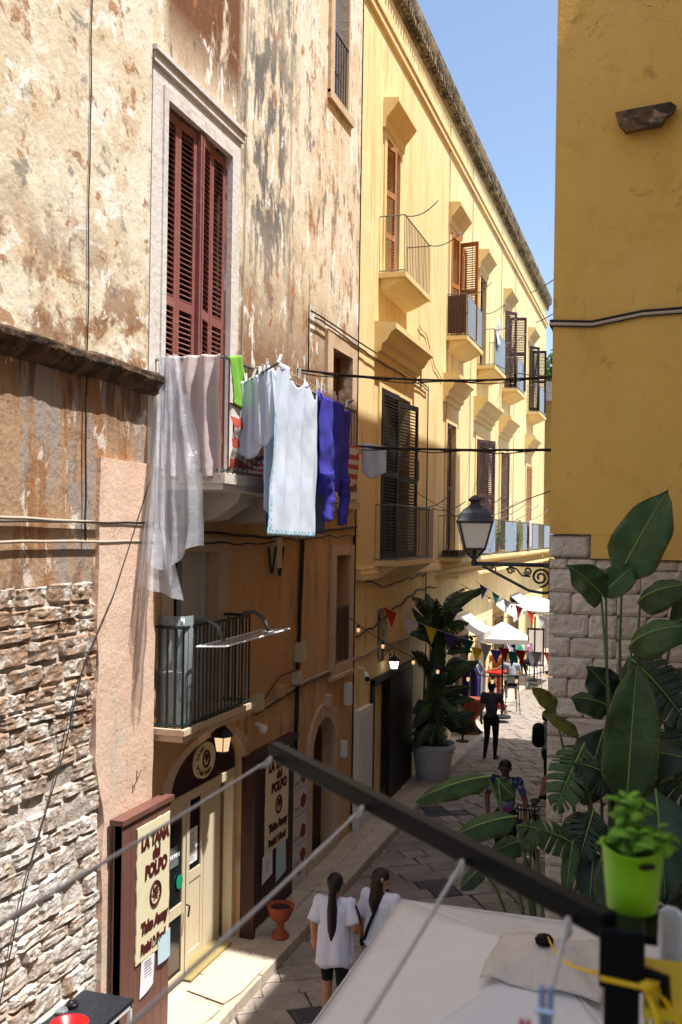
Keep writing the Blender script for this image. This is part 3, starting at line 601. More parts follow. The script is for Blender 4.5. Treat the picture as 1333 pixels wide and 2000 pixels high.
b = MB(); b.prism_x(top, XW-.28, XW-.03); obj('arch_spandrel', b, 'plaster_orange', A)
b = MB(); b.box(XW-.1, XW+.04, 13.8, 14.95, SWZ+.001, SWZ+.14); obj('door_step', b, 'sidewalk_stone', A)
# services fixed to the wall
def cable(pts, r=.012, m='cable_black', name='cable', parent=A, wob=.012):
    P = []
    pts = [Vector(p) for p in pts]
    for a, c in zip(pts, pts[1:]):
        n = max(2, int((c-a).length/.18))
        for i in range(n):
            p = a.lerp(c, i/n); P.append(p+Vector((0, wob*nz(p.y*2.3, p.z*2.3, 1), wob*1.6*nz(p.y*2.1, p.z*2.1, 7))))
    P.append(pts[-1]); b = MB(); b.tube(P, r, 6); return obj(name, b, m, parent, True)
x = XL+.02
cable([(x, 5.0, 5.20), (x, 8.75, 5.14)], .014, 'cable_pale'); cable([(x+.01, 5.0, 5.13), (x+.01, 8.8, 5.17)], .008, 'cable_black'); cable([(x, 5.0, 4.99), (x, 8.8, 4.985)], .013, 'cable_pale')
cable([(x, 7.56, 6.62), (x-.01, 7.56, 16)], .006, 'cable_black', wob=.02); cable([(x+.0, 7.56, 6.4), (x, 7.58, 4.98)], .009, 'cable_black', wob=.03)
cable([(x, 8.72, 5.6), (x+.03, 8.05, 4.55), (x+.06, 7.5, 3.95), (x+.05, 7.2, 3.2), (x+.06, 6.7, 2.3), (x+.05, 6.3, 1.2)], .006, 'cable_black', wob=.01)
cable([(XW+.02, 11.10, 16), (XW+.02, 11.05, 6.4)], .008, 'cable_pale', wob=.03); cable([(XW+.02, 12.6, 16), (XW+.02, 12.6, 7)], .005, 'cable_pale', wob=.04)
x = XW+.03
cable([(x, 8.9, 5.12), (x, 12.0, 5.02), (x, YJ, 5.20)], .016); cable([(x+.02, 8.9, 5.0), (x+.02, 11.4, 4.94), (x+.02, 13.3, 5.02), (x+.02, YJ, 5.05)], .010, wob=.03)
cable([(x, 13.26, 5.0), (x, 13.15, 3.5), (x, 13.10, 2.3), (x, 13.05, 1.4)], .03); cable([(x+.02, 13.18, 5.0), (x+.02, 13.10, 2.4)], .014, wob=.03)
cable([(x, 11.62, 2.82), (x, 13.1, 2.95), (x, YJ, 3.0)], .02, 'cable_pale'); cable([(x+.02, 11.6, 2.88), (x+.02, 12.4, 3.16), (x+.02, 13.05, 3.18)], .009, 'cable_black', wob=.03)
cable([(x+.01, 11.6, 2.80), (x+.01, 13.1, 2.90), (x+.01, YJ, 2.96)], .009, 'cable_black')
cable([(x, YJ-.15, 5.05), (x, YJ-.12, 3.55)], .022); cable([(x, 13.37, 8.27), (x, 13.37, 7.4)], .012)
cable([(x, 11.95, 4.9), (x+.05, 11.93, 4.6), (x+.02, 12.05, 4.55), (x+.05, 12.1, 4.9)], .014); cable([(x, 12.22, 4.9), (x+.06, 12.2, 4.52), (x+.02, 12.33, 4.5), (x+.05, 12.38, 4.9)], .014)
b = MB(); b.box(XW, XW+.09, 12.12, 12.30, 4.62, 5.02); obj('junction_box', b, 'plastic_beige', A)
for (ya, yb, za, zb, m) in ((13.05,13.28,3.28,3.55,'plastic_beige'), (12.95,13.12,2.98,3.16,'plastic_beige'), (11.5,11.72,2.84,3.06,'plastic_beige'), (12.3,12.44,2.90,3.06,'plaster_orange'), (14.35,14.5,2.45,2.62,'frame_stone_warm'), (15.4,15.52,2.3,2.66,'plastic_white'), (15.2,15.3,1.5,1.75,'plastic_white')):
    b = MB(); b.box(XW, XW+.10, ya, yb, za, zb); b.box(XW+.1, XW+.112, ya+.015, yb-.015, za+.015, zb-.015); obj('junction_box', b, m, A)
# wall hook near the pilaster, iron cramps of the door frame
b = MB(); b.tube([(XL+.02,8.45,2.62),(XL+.07,8.45,2.70),(XL+.07,8.45,2.80)], .005, 5); b.tube([(XL+.07,8.45,2.70),(XL+.09,8.50,2.80)], .004, 5); obj('wall_hook', b, 'iron_dark', A)
# ------------------------------------------------------------------ the long yellow house
B = thing('yellow_house', 'long pale yellow house with balconies, window hoods and a dark weathered cornice', 'house', (XW, 30, 0))
XB = XW+.02; YE = 43.6; TOP = 15.1
up = [(17.35,18.30), (23.15,24.15), (27.15,28.10), (31.65,32.70), (37.75,38.85)]
lo = [(17.22,19.35), (23.00,24.05), (26.95,28.95), (31.3,32.6), (37.5,38.8)]
shops = [(16.95,19.85,2.40), (21.2,22.6,2.3), (24.3,26.0,2.5), (27.4,28.9,2.5), (30.4,32.2,2.5), (34.0,35.8,2.5), (38.0,40.0,2.5)]
holes = [(a, c, 9.78, 12.25) for a, c in up]+[(a, c, 4.62, 7.72) for a, c in lo]+[(a, c, -.02, z) for a, c, z in shops]+[(17.3, 17.95, 2.75, 3.72)]
b = MB(); b.box(XB-7, XB-.30, YJ+.005, YE, -.02, TOP+.3); obj('dark_backing', b, 'dark_interior', B)  # same near-black backing box, darkness of the rooms put into its colour
b = MB(); wall(b, XB, YJ, YE, -.02, TOP, holes, .30); b.add([(XB,YE,-.02),(XB-7,YE,-.02),(XB-7,YE,TOP),(XB,YE,TOP)], [(0,1,2,3)]); obj('front_wall', b, 'plaster_yellow', B)
b = MB(); b.box(XB-7, XB-.01, YJ+.006, YE, TOP+.3, TOP+.5); obj('roof', b, 'cornice_stone', B)
b = MB(); b.box(XB-.01, XB+.06, YJ+.002, YE+.05, 14.08, 14.22); b.box(XB-.01, XB+.09, YJ+.003, YE+.08, 14.221, 14.28); obj('string_course', b, 'plaster_yellow_trim', B)
b = MB(); b.prism_y([(XB,TOP-.22),(XB+.05,TOP-.20),(XB+.08,TOP-.02),(XB+.17,TOP+.04),(XB+.20,TOP+.16),(XB+.21,TOP+.28),(XB-.2,TOP+.34)], YJ+.004, YE+.4)
cor = obj('cornice', b, 'cornice_stone', B)
bm_ = MB(); bm_.box(0, .10, -.05, .05, -.10, .03); bm_.box(.01, .07, -.04, .04, -.15, -.101); me = bm_.mesh('cornice_bracket_shape'); setm(me, 'cornice_stone')
yy = YJ+.2; kk = 0
while yy < YE and kk < 160: inst('bracket', me, (XB+.07, yy, TOP-.01), cor, (random.uniform(.8,1.1), random.uniform(.75,1.1), random.uniform(.85,1.15))); yy += .185; kk += 1
def hood(y0, y1, z, d, m='plaster_yellow_trim', big=False):
    b = MB()
    if big: prof = [(0,z-.62),(.05,z-.60),(.06,z-.50),(.12,z-.47),(.14,z-.36),(.22,z-.30),(.30,z-.16),(d,z-.10),(d,z),(0,z+.05)]
    else: prof = [(0,z-.50),(.05,z-.50),(.07,z-.34),(d,z-.07),(d,z),(0,z+.03)]
    b.prism_y([(XB+p, q) for p, q in prof], y0, y1); return obj('window_hood', b, m, B)
def balcony(y0, y1, z, d, rail_h, step=.1, m='iron_grey', panel=None):
    b = MB(); b.box(XB, XB+d, y0, y1, z-.09, z); b.prism_y([(XB,z-.30),(XB+d*.45,z-.22),(XB+d*.9,z-.10),(XB,z-.091)], y0+.08, y1-.08); s = obj('balcony_slab', b, 'plaster_yellow_trim', B)
    b = MB(); e = d-.04; railing(b, [(XB,y0+.03),(XB+e,y0+.03),(XB+e,y1-.03),(XB,y1-.03)], z, z+rail_h, step, .007, .012); r = obj('balcony_railing', b, m, B)
    if panel:
        for (a, c) in panel:
            k = MB(); k.grid(lambda u, v: (XB+e+.02+.008*math.sin(u*60), lerp(a, c, u), lerp(z+.06, z+rail_h-.03, v)), 40, 2); thick(obj('panel', k, 'blue_panel', r), .006)
    return s
for i, (a, c) in enumerate(up):
    hood(a-.22, c+.22, 12.86, .29); fr = MB()
    fr.box(XB, XB+.035, a-.14, a, 9.7, 12.25); fr.box(XB, XB+.035, c, c+.14, 9.7, 12.25); fr.box(XB, XB+.035, a-.14, c+.14, 12.251, 12.37); obj('window_frame', fr, 'plaster_yellow_trim', B)
for i, (a, c) in enumerate(lo):
    hood(a-.42, c+.42, 8.78, .39, big=True); fr = MB()
    fr.box(XB, XB+.035, a-.16, a, 4.6, 7.72); fr.box(XB, XB+.035, c, c+.16, 4.6, 7.72); fr.box(XB, XB+.035, a-.16, c+.16, 7.721, 7.90); obj('window_frame', fr, 'plaster_yellow_trim', B)
for a, c in up+lo:
    z0, z1 = (9.78, 12.25) if (a, c) in up else (4.62, 7.72)
    b = MB(); b.box(XB-.27, XB-.25, a, c, z0, z1); w = obj('window', b, 'wood_panel', B)
    for k in range(2):
        h = (c-a)/2; b = MB(); b.box(XB-.249, XB-.24, a+k*h+.06, a+(k+1)*h-.06, z0+.1, z1-.08); obj('pane', b, 'glass_dark', w)
# upper shutters and balconies
x = XB-.05
shutter(B, (x, 17.36), .50, 9.80, 12.22, R(14), 'tan_shutter', mid=(.30,.62))
shutter(B, (XB+.03, 23.16), .50, 9.80, 12.22, R(12), 'orange_shutter', mid=(.5,)); shutter(B, (XB+.03, 24.10), .50, 9.80, 12.22, R(100), 'orange_shutter', mid=(.5,)); shutter(B, (XB+.05, 24.35), .48, 9.80, 12.22, R(3), 'orange_shutter', single=False)
shutter(B, (x, 27.16), .46, 9.80, 12.22, R(6), 'brown_shutter', single=False)
shutter(B, (XB+.03, 31.66), .50, 9.80, 12.22, R(40), 'brown_shutter', single=False); shutter(B, (XB+.03, 32.70), .55, 9.80, 12.22, R(75), 'brown_shutter', single=False)
shutter(B, (XB+.03, 37.76), .52, 9.80, 12.22, R(40), 'black_shutter', single=False); shutter(B, (XB+.03, 38.84), .52, 9.80, 12.22, R(80), 'black_shutter', single=False)
balcony(17.0, 19.05, 9.72, .50, 1.0, .12)
balcony(22.85, 25.0, 9.72, .50, .98, .12, panel=[(22.95,24.9)])
balcony(26.9, 28.9, 9.70, .50, .98, .12, panel=[(27.0,28.8)])
balcony(31.35, 33.3, 9.70, .50, .98, .12, panel=[(31.45,33.2)])
balcony(37.4, 39.5, 9.70, .50, .98, .12, panel=[(37.5,39.4)])
b = MB(); b.grid(lambda u, v: (XB+lerp(.02,.46,u), 22.87+.006*math.sin(u*40), lerp(9.78, 10.66, v)), 14, 2); thick(obj('balcony_screen', b, 'brown_shutter', B), .006)
# clothes-line arms bent out from the balconies
def arm(p, q, r_, m='iron_grey'):
    b = MB(); b.tube(sag(p, q, r_, 10), .011, 5); obj('laundry_arm', b, m, B, True)
for (ya, yb, z) in ((17.1,18.98,10.72), (22.9,24.95,10.68), (26.95,28.85,10.66)):
    arm((XB+.46, yb, z), (XB+1.05, yb+.15, z+.26), .10); arm((XB+.46, ya, z), (XB+1.0, ya+.2, z+.3), .10)
# lower shutters and balconies
shutter(B, (XB+.03, 17.24), .98, 4.64, 7.70, R(3), 'black_shutter', pitch=.06); shutter(B, (XB+.06, 18.24), 1.0, 4.64, 7.60, R(9), 'black_shutter', pitch=.06)
shutter(B, (x, 23.02), .50, 4.64, 7.70, R(8), 'brown_shutter', single=False)
shutter(B, (XB+.04, 26.97), .85, 4.64, 7.70, R(25), 'brown_shutter', single=False); shutter(B, (XB+.04, 28.1), .85, 4.64, 7.70, R(8), 'black_shutter', single=False)
shutter(B, (x, 31.32), .6, 4.64, 7.70, R(25), 'brown_shutter', single=False); shutter(B, (x, 37.52), .6, 4.64, 7.70, R(20), 'tan_shutter', single=False)
balcony(17.0, 20.05, 4.60, .42, 1.0, .09, 'iron_grey')
arm((XB+.40, 18.3, 5.62), (XB+.95, 18.9, 5.86), .12); arm((XB+.40, 19.9, 5.62), (XB+.95, 20.5, 5.78), .10)
balcony(22.3, 43.4, 4.56, .55, .96, .12, 'iron_grey', panel=[(25.2,27.2), (29.0,31.4), (33.0,35.0), (35.6,37.2), (39.2,43.2)])
for (y_, h_) in ((23.0,.5), (25.4,.4), (27.6,.5), (30.4,.55), (33.2,.4)): arm((XB+.52, y_, 5.5), (XB+1.2, y_+1.2, 5.8+h_*.5), .05)
b = MB(); b.box(XB+.0, XB+.5, 22.2, 43.4, 4.10, 4.17); obj('lower_moulding', b, 'plaster_yellow_trim', B)
b = MB(); b.box(XB, XB+.12, YJ+.02, 22.2, 4.30, 4.42); b.box(XB, XB+.07, YJ+.021, 22.19, 4.42, 4.50); obj('lower_moulding', b, 'plaster_yellow_trim', B)
# vent slots, plaster crack, down cables
for (y_, z_) in ((20.3, 8.15), (20.2, 6.2)):
    b = MB(); b.box(XB, XB+.012, y_, y_+.09, z_, z_+.42); obj('wall_vent', b, 'wood_dark', B)
cable([(XB+.03, 13.40, 8.27), (XB+.04, YJ, 8.25), (XB+.05, 20.85, 8.24), (XB+.04, 20.9, 6.0), (XB+.04, 20.95, 4.6), (XB+.04, 20.95, 2.9)], .013, parent=B); cable([(XB+.05, 13.5, 8.2), (XB+.06, 17.0, 8.12), (XB+.06, 20.85, 8.18)], .012, parent=B, wob=.04)
cable([(XB+.03, 20.0, 9.4), (XB+.03, 20.7, 9.35), (XB+.03, 21.6, 8.75), (XB+.03, 22.4, 8.6)], .010, 'cable_pale', parent=B, wob=.05)
for y_ in (22.9, 25.9, 30.9, 34.0): cable([(XB+.03, y_, TOP-.3), (XB+.03, y_, 4.7)], .012, 'cable_pale', parent=B, wob=.02)
cable([(XB+.03, YJ, 3.35), (XB+.04, 17.8, 3.55), (XB+.04, 20.2, 3.95), (XB+.04, 22.0, 3.9)], .016, parent=B, wob=.05); cable([(XB+.03, 16.4, 4.3), (XB+.05, 17.5, 4.15), (XB+.04, 20.9, 4.25)], .012, parent=B, wob=.06); cable([(XB+.03, YJ+.1, 3.0), (XB+.04, 17.3, 3.06), (XB+.04, 19.9, 3.0)], .022, 'cable_pale', parent=B)
# ground floor openings
b = MB(); b.box(XB-.30, XB-.28, 16.95, 19.85, -.02, 2.4); b.box(XB-.12, XB-.08, 16.95, 17.9, .1, 2.3); obj('shop_wall', b, 'plaster_yellow', B)
b = MB(); b.box(XB-.05, XB+.06, 16.86, 16.98, SWZ, 2.5); b.box(XB-.05, XB+.06, 16.86, 19.95, 2.40, 2.52); obj('shop_surround', b, 'iron_dark', B)
b = MB(); b.box(XB+.0, XB+.07, 18.0, 18.9, SWZ, 2.38); b.box(XB+.0, XB+.05, 18.92, 19.84, SWZ, 2.38); obj('shop_door', b, 'black_shutter', B)
b = MB(); b.box(XB-.2, XB-.16, 17.3, 17.95, 2.75, 3.72); obj('window', b, 'wood_dark', B)
for (a, c, z_) in shops[1:]:
    b = MB(); b.box(XB-.24, XB-.2, a, c, -.02, z_); sw = obj('shop_window', b, 'glass_dark', B)
    b = MB(); b.box(XB-.02, XB+.04, a-.12, a, SWZ, z_); b.box(XB-.02, XB+.04, c, c+.12, SWZ, z_); b.box(XB-.02, XB+.04, a-.12, c+.12, z_, z_+.14); obj('shop_frame', b, 'frame_stone_warm', sw)
b = MB(); b.box(XB, XB+.10, 15.92, 16.72, SWZ, 2.12); b.box(XB+.1, XB+.11, 15.98, 16.66, SWZ+.1, 2.06); obj('meter_cabinet', b, 'plastic_white', B)
# ------------------------------------------------------------------ the ochre corner house on the right
CX, CY = -1.105, 10.6
Cn = thing('corner_house', 'ochre plastered corner house with a rough stone block base on the right', 'house', (CX, CY, 0))
b = MB(); b.box(CX+.05, 9.0, CY+.05, 24.3, -.02, 5.0); obj('base_wall', b, 'mortar_joint', Cn)
def quoin(zlo): return [(CX,CY),(9.0,CY),(9.0,24.3),(CX,24.3)]
b = MB(); b.box(CX, 9.0, CY, 24.3, 5.12, 15.85); b.box(CX+.42, 9.0, CY+.003, 24.29, 4.87, 5.119); obj('ochre_plaster', b, 'plaster_ochre', Cn)
b = MB(); b.box(CX-.15, 9.0, CY-.15, 24.4, 15.851, 16.05); obj('roof_edge', b, 'cornice_stone', Cn)
blocks = []
for k in range(7):
    sb = MB()
    def sp(u, v, k=k):
        a, c = u*2-1, v*2-1; ed = min(1, (1-abs(a))*7)*min(1, (1-abs(c))*5)
        return (a*.5, -.5*ed-.30*nz(a*3+k*5, c*2, k)*ed-.12*nz(a*9+k, c*6, k)*ed+.5, c*.5)
    sb.grid(sp, 10, 6); me = sb.mesh('wall_block_shape'); setm(me, 'stone_block'); blocks.append(me)
z = .0; rr = random.Random(3); row = 0
while z < 4.84:
    h = min(rr.uniform(.20,.25), 4.86-z)
    if 4.86-z-h < .1: h = 4.86-z
    xx = CX-.005; first = True
    while xx < 1.3:
        l = (rr.uniform(.16,.24) if row % 2 else rr.uniform(.36,.5)) if first else rr.uniform(.26,.50)
        inst('stone_block', rr.choice(blocks), (xx+l/2, CY+.025, z+h/2), Cn, (l-.008, .05, h-.008)); first = False; xx += l
    # return face along the lane
    yv = CY+.03
    while yv < CY+1.2:
        l = rr.uniform(.3,.5); inst('stone_block', rr.choice(blocks), (CX+.025, yv+l/2, z+h/2), Cn, (l-.008, .05, h-.008), (0,0,R(-90))); yv += l
    z += h; row += 1
inst('stone_block', blocks[2], (CX+.20, CY+.022, 4.99), Cn, (.42, .06, .24)); inst('stone_block', blocks[3], (CX+.025, CY+.25, 4.99), Cn, (.44, .05, .24), (0,0,R(-90)))
b = MB(); b.box(CX+.03, CX+.40, CY+.04, CY+.5, 4.87, 5.118); obj('quoin_core', b, 'mortar_joint', Cn)
# broken stone corbel and cable bundle on the ochre face
b = MB(); pts = [(-.50,9.42),(-.47,9.30),(-.40,9.21),(-.05,9.24),(-.02,9.30),(.06,9.36),(.09,9.42),(.03,9.46),(-.3,9.44)]
n = len(pts); b.add([(x_, CY-.17+.03*nz(x_*9, z_*9), z_-.02) for x_, z_ in pts]+[(x_, CY, z_+.02) for x_, z_ in pts], [(i,(i+1)%n,n+(i+1)%n,n+i) for i in range(n)]+[tuple(range(n))]); obj('stone_corbel', b, 'ledge_stone', Cn)
for dz, r_, w in ((0, .018, .02), (.03, .014, .03), (-.02, .012, .035)):
    P = [(CX-.02, CY+.6, 7.3+dz), (CX-.025, CY-.02, 7.31+dz), (CX+.4, CY-.03, 7.28+dz), (CX+.9, CY-.03, 7.36+dz), (2.0, CY-.03, 7.42+dz)]
    cable(P, r_, 'cable_pale' if r_ > .016 else 'cable_black', parent=Cn, wob=w)
# ------------------------------------------------------------------ house on the camera's side (out of frame) and far houses
Ch = thing('terrace_house', 'tall pale house on the near right beside the terrace, out of frame', 'house', (2.2, 2, 0))
b = MB(); b.box(2.2, 9, -9, 10.15, -.02, 15.7); b.box(2.2, 8.9, 10.15, 10.58, -.02, 18.4); obj('wall', b, 'plaster_pale', Ch)  # unseen house: height, pale tone and tall end strip shaped for shade and bounce
for k in range(3):
    for z_ in (1.2, 5.4, 9.6):
        b = MB(); b.box(2.14, 2.2, -4+k*4.6, -2.8+k*4.6, z_, z_+2.1); w = obj('window', b, 'brown_shutter', Ch)
b = MB(); b.box(-.55, 2.2, -2.5, 1.2, 3.35, 3.55); obj('terrace_floor', b, 'frame_stone_warm', Ch)
Fh = thing('end_house', 'deep yellow house closing the far end of the lane', 'house', (-3, 46, 0))
b = MB(); b.box(-16, 4, 46, 54, -.02, 11.2); obj('wall', b, 'plaster_ochre', Fh)
b = MB(); b.box(-16.1, 4.1, 45.85, 54, 11.2, 12.1); obj('parapet', b, 'stone_block', Fh)
b = MB(); b.box(-16, 4, 45.95, 45.999, -.02, 2.3); obj('stone_base', b, 'stone_block', Fh)
for z_ in (3.4, 7.2): 
    for x_ in (-4.3, -2.2): b = MB(); b.box(x_, x_+.7, 45.94, 45.998, z_, z_+1.8); obj('window', b, 'brown_shutter', Fh)
T = thing('roof_tree', 'green leafy tree rising behind the far end house', 'tree', (-4.6, 50, 0))
b = MB(); b.tube([(-4.6,57,0),(-4.55,57,9),(-4.3,57,14)], [.3,.25,.1], 8); obj('trunk', b, 'bark', T)
b = MB(); rr = random.Random(9)
for k in range(2600):
    v = Vector((rr.gauss(0,1), rr.gauss(0,1), rr.gauss(0,1))).normalized()*rr.uniform(.5,1)**.5; c = Vector((-4.3+v.x*2.6, 57+v.y*2.4, 13.6+v.z*2.6+.5*nz(v.x*3, v.y*3, v.z*3)))
    a = Vector((rr.uniform(-1,1), rr.uniform(-1,1), rr.uniform(-1,1))).normalized(); d = a.orthogonal().normalized(); s_ = rr.uniform(.12,.25)
    b.add([c-a*s_, c+d*s_*.6, c+a*s_, c-d*s_*.6], [(0,1,2,3)])
obj('crown', b, 'tree_foliage', T)
# ------------------------------------------------------------------ shop boards and signs
def octopus(parent, loc, r, m):
    b = MB(); x_, y_, z_ = loc
    for (ra, t) in ((r, .010), (r*.86, .005)):
        b.tube([(x_, y_+ra*math.cos(a*2*math.pi/28), z_+1.12*ra*math.sin(a*2*math.pi/28)) for a in range(29)], t, 5)
    b.lathe([(0,0),(.34*r,.002),(.30*r,.006),(0,.008)], (x_, y_+.04*r, z_+.36*r), 12, axis='x')
    for k in range(6):
        a0 = R(200+k*28); P = []
        for i in range(9):
            s = i/8; a = a0+s*(1.5 if k % 2 else -1.3); P.append((x_+.004, y_+.02*r+r*.72*s*math.cos(a), z_+.22*r+r*.78*s*math.sin(a)))
        b.tube(P, [r*.10*(1-.65*i/8) for i in range(9)], 5)
    return obj('octopus_emblem', b, m, parent)
def sign_panel(parent, x_, y0, y1, z0, z1, sd_):
    rr = random.Random(sd_); pts = []
    n = 14
    for i in range(n): pts.append((lerp(y0,y1,i/n), z0+rr.uniform(-.006,.006)))
    for i in range(22): pts.append((y1+rr.uniform(-.012,.006), lerp(z0,z1,i/22)))
    for i in range(n): pts.append((lerp(y1,y0,i/n), z1+rr.uniform(-.006,.006)))
    for i in range(22): pts.append((y0+rr.uniform(-.006,.012), lerp(z1,z0,i/22)))
    b = MB(); b.prism_x(pts, x_, x_+.012); p = obj('sign_panel', b, 'sign_cream', parent)
    c, w, h = (y0+y1)/2, y1-y0, z1-z0; xx = x_+.016
    for (t, fz, sz, dy) in (('LA TANA', .865, .165, .02), ('del', .755, .15, .06), ('POLPO', .635, .175, .06), ('Take Away', .235, .145, .03), ('Panini & Food', .085, .128, 0)):
        sz *= h/1.28; lettering('lettering', t, sz, (xx, c+dy*w, z0+fz*h), p, 'sign_letter', bold=.009, squeeze=(.80 if len(t) < 8 else .80)*w/.64*.98 if len(t) != 13 else .66*w/.64, shear=.08)
    octopus(p, (xx, c+.05*w, z0+.44*h), .105*h/1.28, 'sign_letter'); return p
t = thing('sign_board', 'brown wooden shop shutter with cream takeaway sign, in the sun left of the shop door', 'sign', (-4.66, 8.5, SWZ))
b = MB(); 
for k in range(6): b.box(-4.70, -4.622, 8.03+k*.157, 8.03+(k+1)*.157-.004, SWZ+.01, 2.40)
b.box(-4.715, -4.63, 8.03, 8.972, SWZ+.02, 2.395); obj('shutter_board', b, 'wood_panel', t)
b = MB(); b.box(-4.74, -4.60, 8.00, 9.0, 2.401, 2.45); obj('top_rail', b, 'wood_panel', t)
b = MB(); b.box(-4.80, -4.716, 8.2, 8.3, .5, .56); b.box(-4.80, -4.716, 8.2, 8.3, 1.9, 1.96); obj('hinge', b, 'iron_dark', t)
sign_panel(t, -4.618, 8.28, 8.93, 1.02, 2.30, 1)
b = MB(); b.grid(lambda u, v: (-4.612+.012*math.sin(u*3)*v, lerp(8.40,8.66,u)-.03*v, lerp(1.06,.72,v)-.05*(1-u)*v), 4, 4); pp = thick(obj('paper_note', b, 'paper', t), .002)
b = MB(); b.grid(lambda u, v: (-4.60+.012*math.sin(u*3)*v, lerp(8.70,8.95,u), lerp(1.14,.86,v)), 4, 4); thick(obj('paper_note', b, 'paper_blue', t), .002)
b = MB()
for k in range(6): b.box(-4.606, -4.604, 8.45, 8.45+.15*random.uniform(.5,1), .84+k*.028, .846+k*.028)
obj('note_print', b, 'menu_ink', pp)
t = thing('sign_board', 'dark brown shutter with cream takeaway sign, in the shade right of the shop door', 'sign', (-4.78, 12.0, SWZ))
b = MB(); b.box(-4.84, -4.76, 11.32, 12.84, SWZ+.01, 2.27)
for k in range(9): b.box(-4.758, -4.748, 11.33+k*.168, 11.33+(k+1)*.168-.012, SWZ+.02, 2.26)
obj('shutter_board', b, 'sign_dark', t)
b = MB(); b.box(-4.85, -4.70, 11.26, 12.90, 2.271, 2.33); obj('top_rail', b, 'wood_dark', t)
b = MB(); b.box(-4.84, -4.66, 11.25, 11.315, SWZ, 2.27); obj('side_post', b, 'wood_dark', t)
sign_panel(t, -4.745, 11.78, 12.60, .97, 2.22, 2)
b = MB(); b.grid(lambda u, v: (-4.738+.012*u*v, lerp(11.72,12.05,u)-.02*v, lerp(.97,.62,v)+.05*u*v), 4, 4); pp = thick(obj('paper_note', b, 'paper', t), .002)
b = MB(); b.grid(lambda u, v: (-4.736+.012*u*v, lerp(12.18,12.52,u), lerp(.98,.50,v)+.06*u*v), 4, 4); thick(obj('paper_note', b, 'paper_blue', t), .002)
b = MB()
for k in range(4): b.box(-4.732, -4.73, 11.80, 11.80+.2*random.uniform(.4,1), .76+k*.04, .768+k*.04)
obj('note_print', b, 'menu_ink', pp)
t = thing('menu_board', 'tall pale menu board with red food pictures beside the arched wooden door', 'menu board', (-4.8, 13.2, SWZ))
b = MB(); b.box(-4.82, -4.79, 12.94, 13.52, SWZ+.005, 1.82); obj('panel', b, 'menu_grey', t)
rr = random.Random(4); b = MB(); c = MB()
for k, z_ in enumerate((1.64, 1.28, .86, .52)):
    P = [(13.35+.11*math.cos(a*math.pi/7)*(1+.25*rr.uniform(-1,1)), z_+.10*math.sin(a*math.pi/7)*(1+.25*rr.uniform(-1,1))) for a in range(14)]
    b.prism_x(P, -4.789, -4.784)
    for q in range(2): c.box(-4.789, -4.786, 12.99, 12.99+rr.uniform(.18,.24), z_-.05-q*.03, z_-.043-q*.03)
    c.box(-4.789, -4.786, 12.99, 13.48, z_-.165, z_-.16)
obj('food_picture', b, 'menu_red', t, kind='stuff'); obj('menu_print', c, 'menu_ink', t, kind='stuff')
lettering('lettering', 'Vieni', .08, (-4.784, 13.2, .30), t, 'menu_ink')
t = thing('oval_sign', 'oval cream shop sign with octopus emblem on the dark arched fascia', 'sign', (XW-.1, 10.38, 2.48))
b = MB(); b.prism_x([(10.38+.27*math.cos(a*2*math.pi/32), 2.475+.205*math.sin(a*2*math.pi/32)) for a in range(32)], XW-.099, XW-.07); ov = obj('oval_panel', b, 'sign_cream', t)
for (chx, a0, a1, rad, flip) in (('LA TANA', 215, 110, (.21,.155), 1), ('del Polpo', 232, 308, (.20,.150), -1)):
    for i, ch in enumerate(chx):
        if ch == ' ': continue
        a = R(lerp(a0, a1, i/(len(chx)-1))); tang = math.atan2(rad[1]*math.cos(a), -rad[0]*math.sin(a))
        lettering('letter', ch, .075, (XW-.066, 10.38+rad[0]*math.cos(a), 2.475+rad[1]*math.sin(a)), ov, 'sign_letter', bold=.002, rot=tang+(math.pi if flip > 0 else 0), depth=.002)
octopus(ov, (XW-.066, 10.40, 2.485), .085, 'sign_letter')
# lantern over the shop
def small_lantern(label, loc, bulb, s=1.0, wallx=XW):
    t = thing('wall_lantern', label, 'lantern', loc); x_, y_, z_ = loc
    b = MB(); b.tube([(wallx, y_, z_+.34*s), (x_-.02, y_, z_+.40*s), (x_, y_, z_+.36*s), (x_, y_, z_+.26*s)], .011*s, 6); b.tube([(wallx, y_, z_+.20*s), (x_-.1*s, y_, z_+.38*s)], .008*s, 5); b.box(wallx, wallx+.015, y_-.04*s, y_+.04*s, z_+.14*s, z_+.40*s); obj('bracket', b, 'iron_dark', t)
    b = MB(); b.lathe([(.02*s,.27*s),(.06*s,.24*s),(.13*s,.17*s),(.135*s,.155*s),(.10*s,.155*s)], loc, 6); obj('cap', b, 'iron_dark', t)
    b = MB(); b.lathe([(.105*s,.15*s),(.075*s,.0)], loc, 6); obj('glass', b, bulb, t)
    b = MB()
    for k in range(6):
        a = k*math.pi/3; b.tube([(x_+.107*s*math.cos(a), y_+.107*s*math.sin(a), z_+.155*s), (x_+.077*s*math.cos(a), y_+.077*s*math.sin(a), z_-.005)], .006*s, 4)
    b.lathe([(.08*s,0),(.08*s,-.015*s),(.02*s,-.03*s)], loc, 6); obj('cage', b, 'iron_dark', t)
mat('lantern_glow', S(236,210,170), .4, transl=.3, emit=(1,.75,.45,.55))
small_lantern('small lit hexagonal lantern hanging above the oval shop sign', (-4.60, 10.13, 2.66), 'lantern_glow', 1.05)
small_lantern('small bright white lantern on the yellow wall above the black shop doors', (-4.62, 17.7, 2.62), 'bulb_white', .9)
t = thing('security_camera', 'small white bullet security camera on the yellow wall by the cables', 'camera', (XW, 16.05, 2.70))
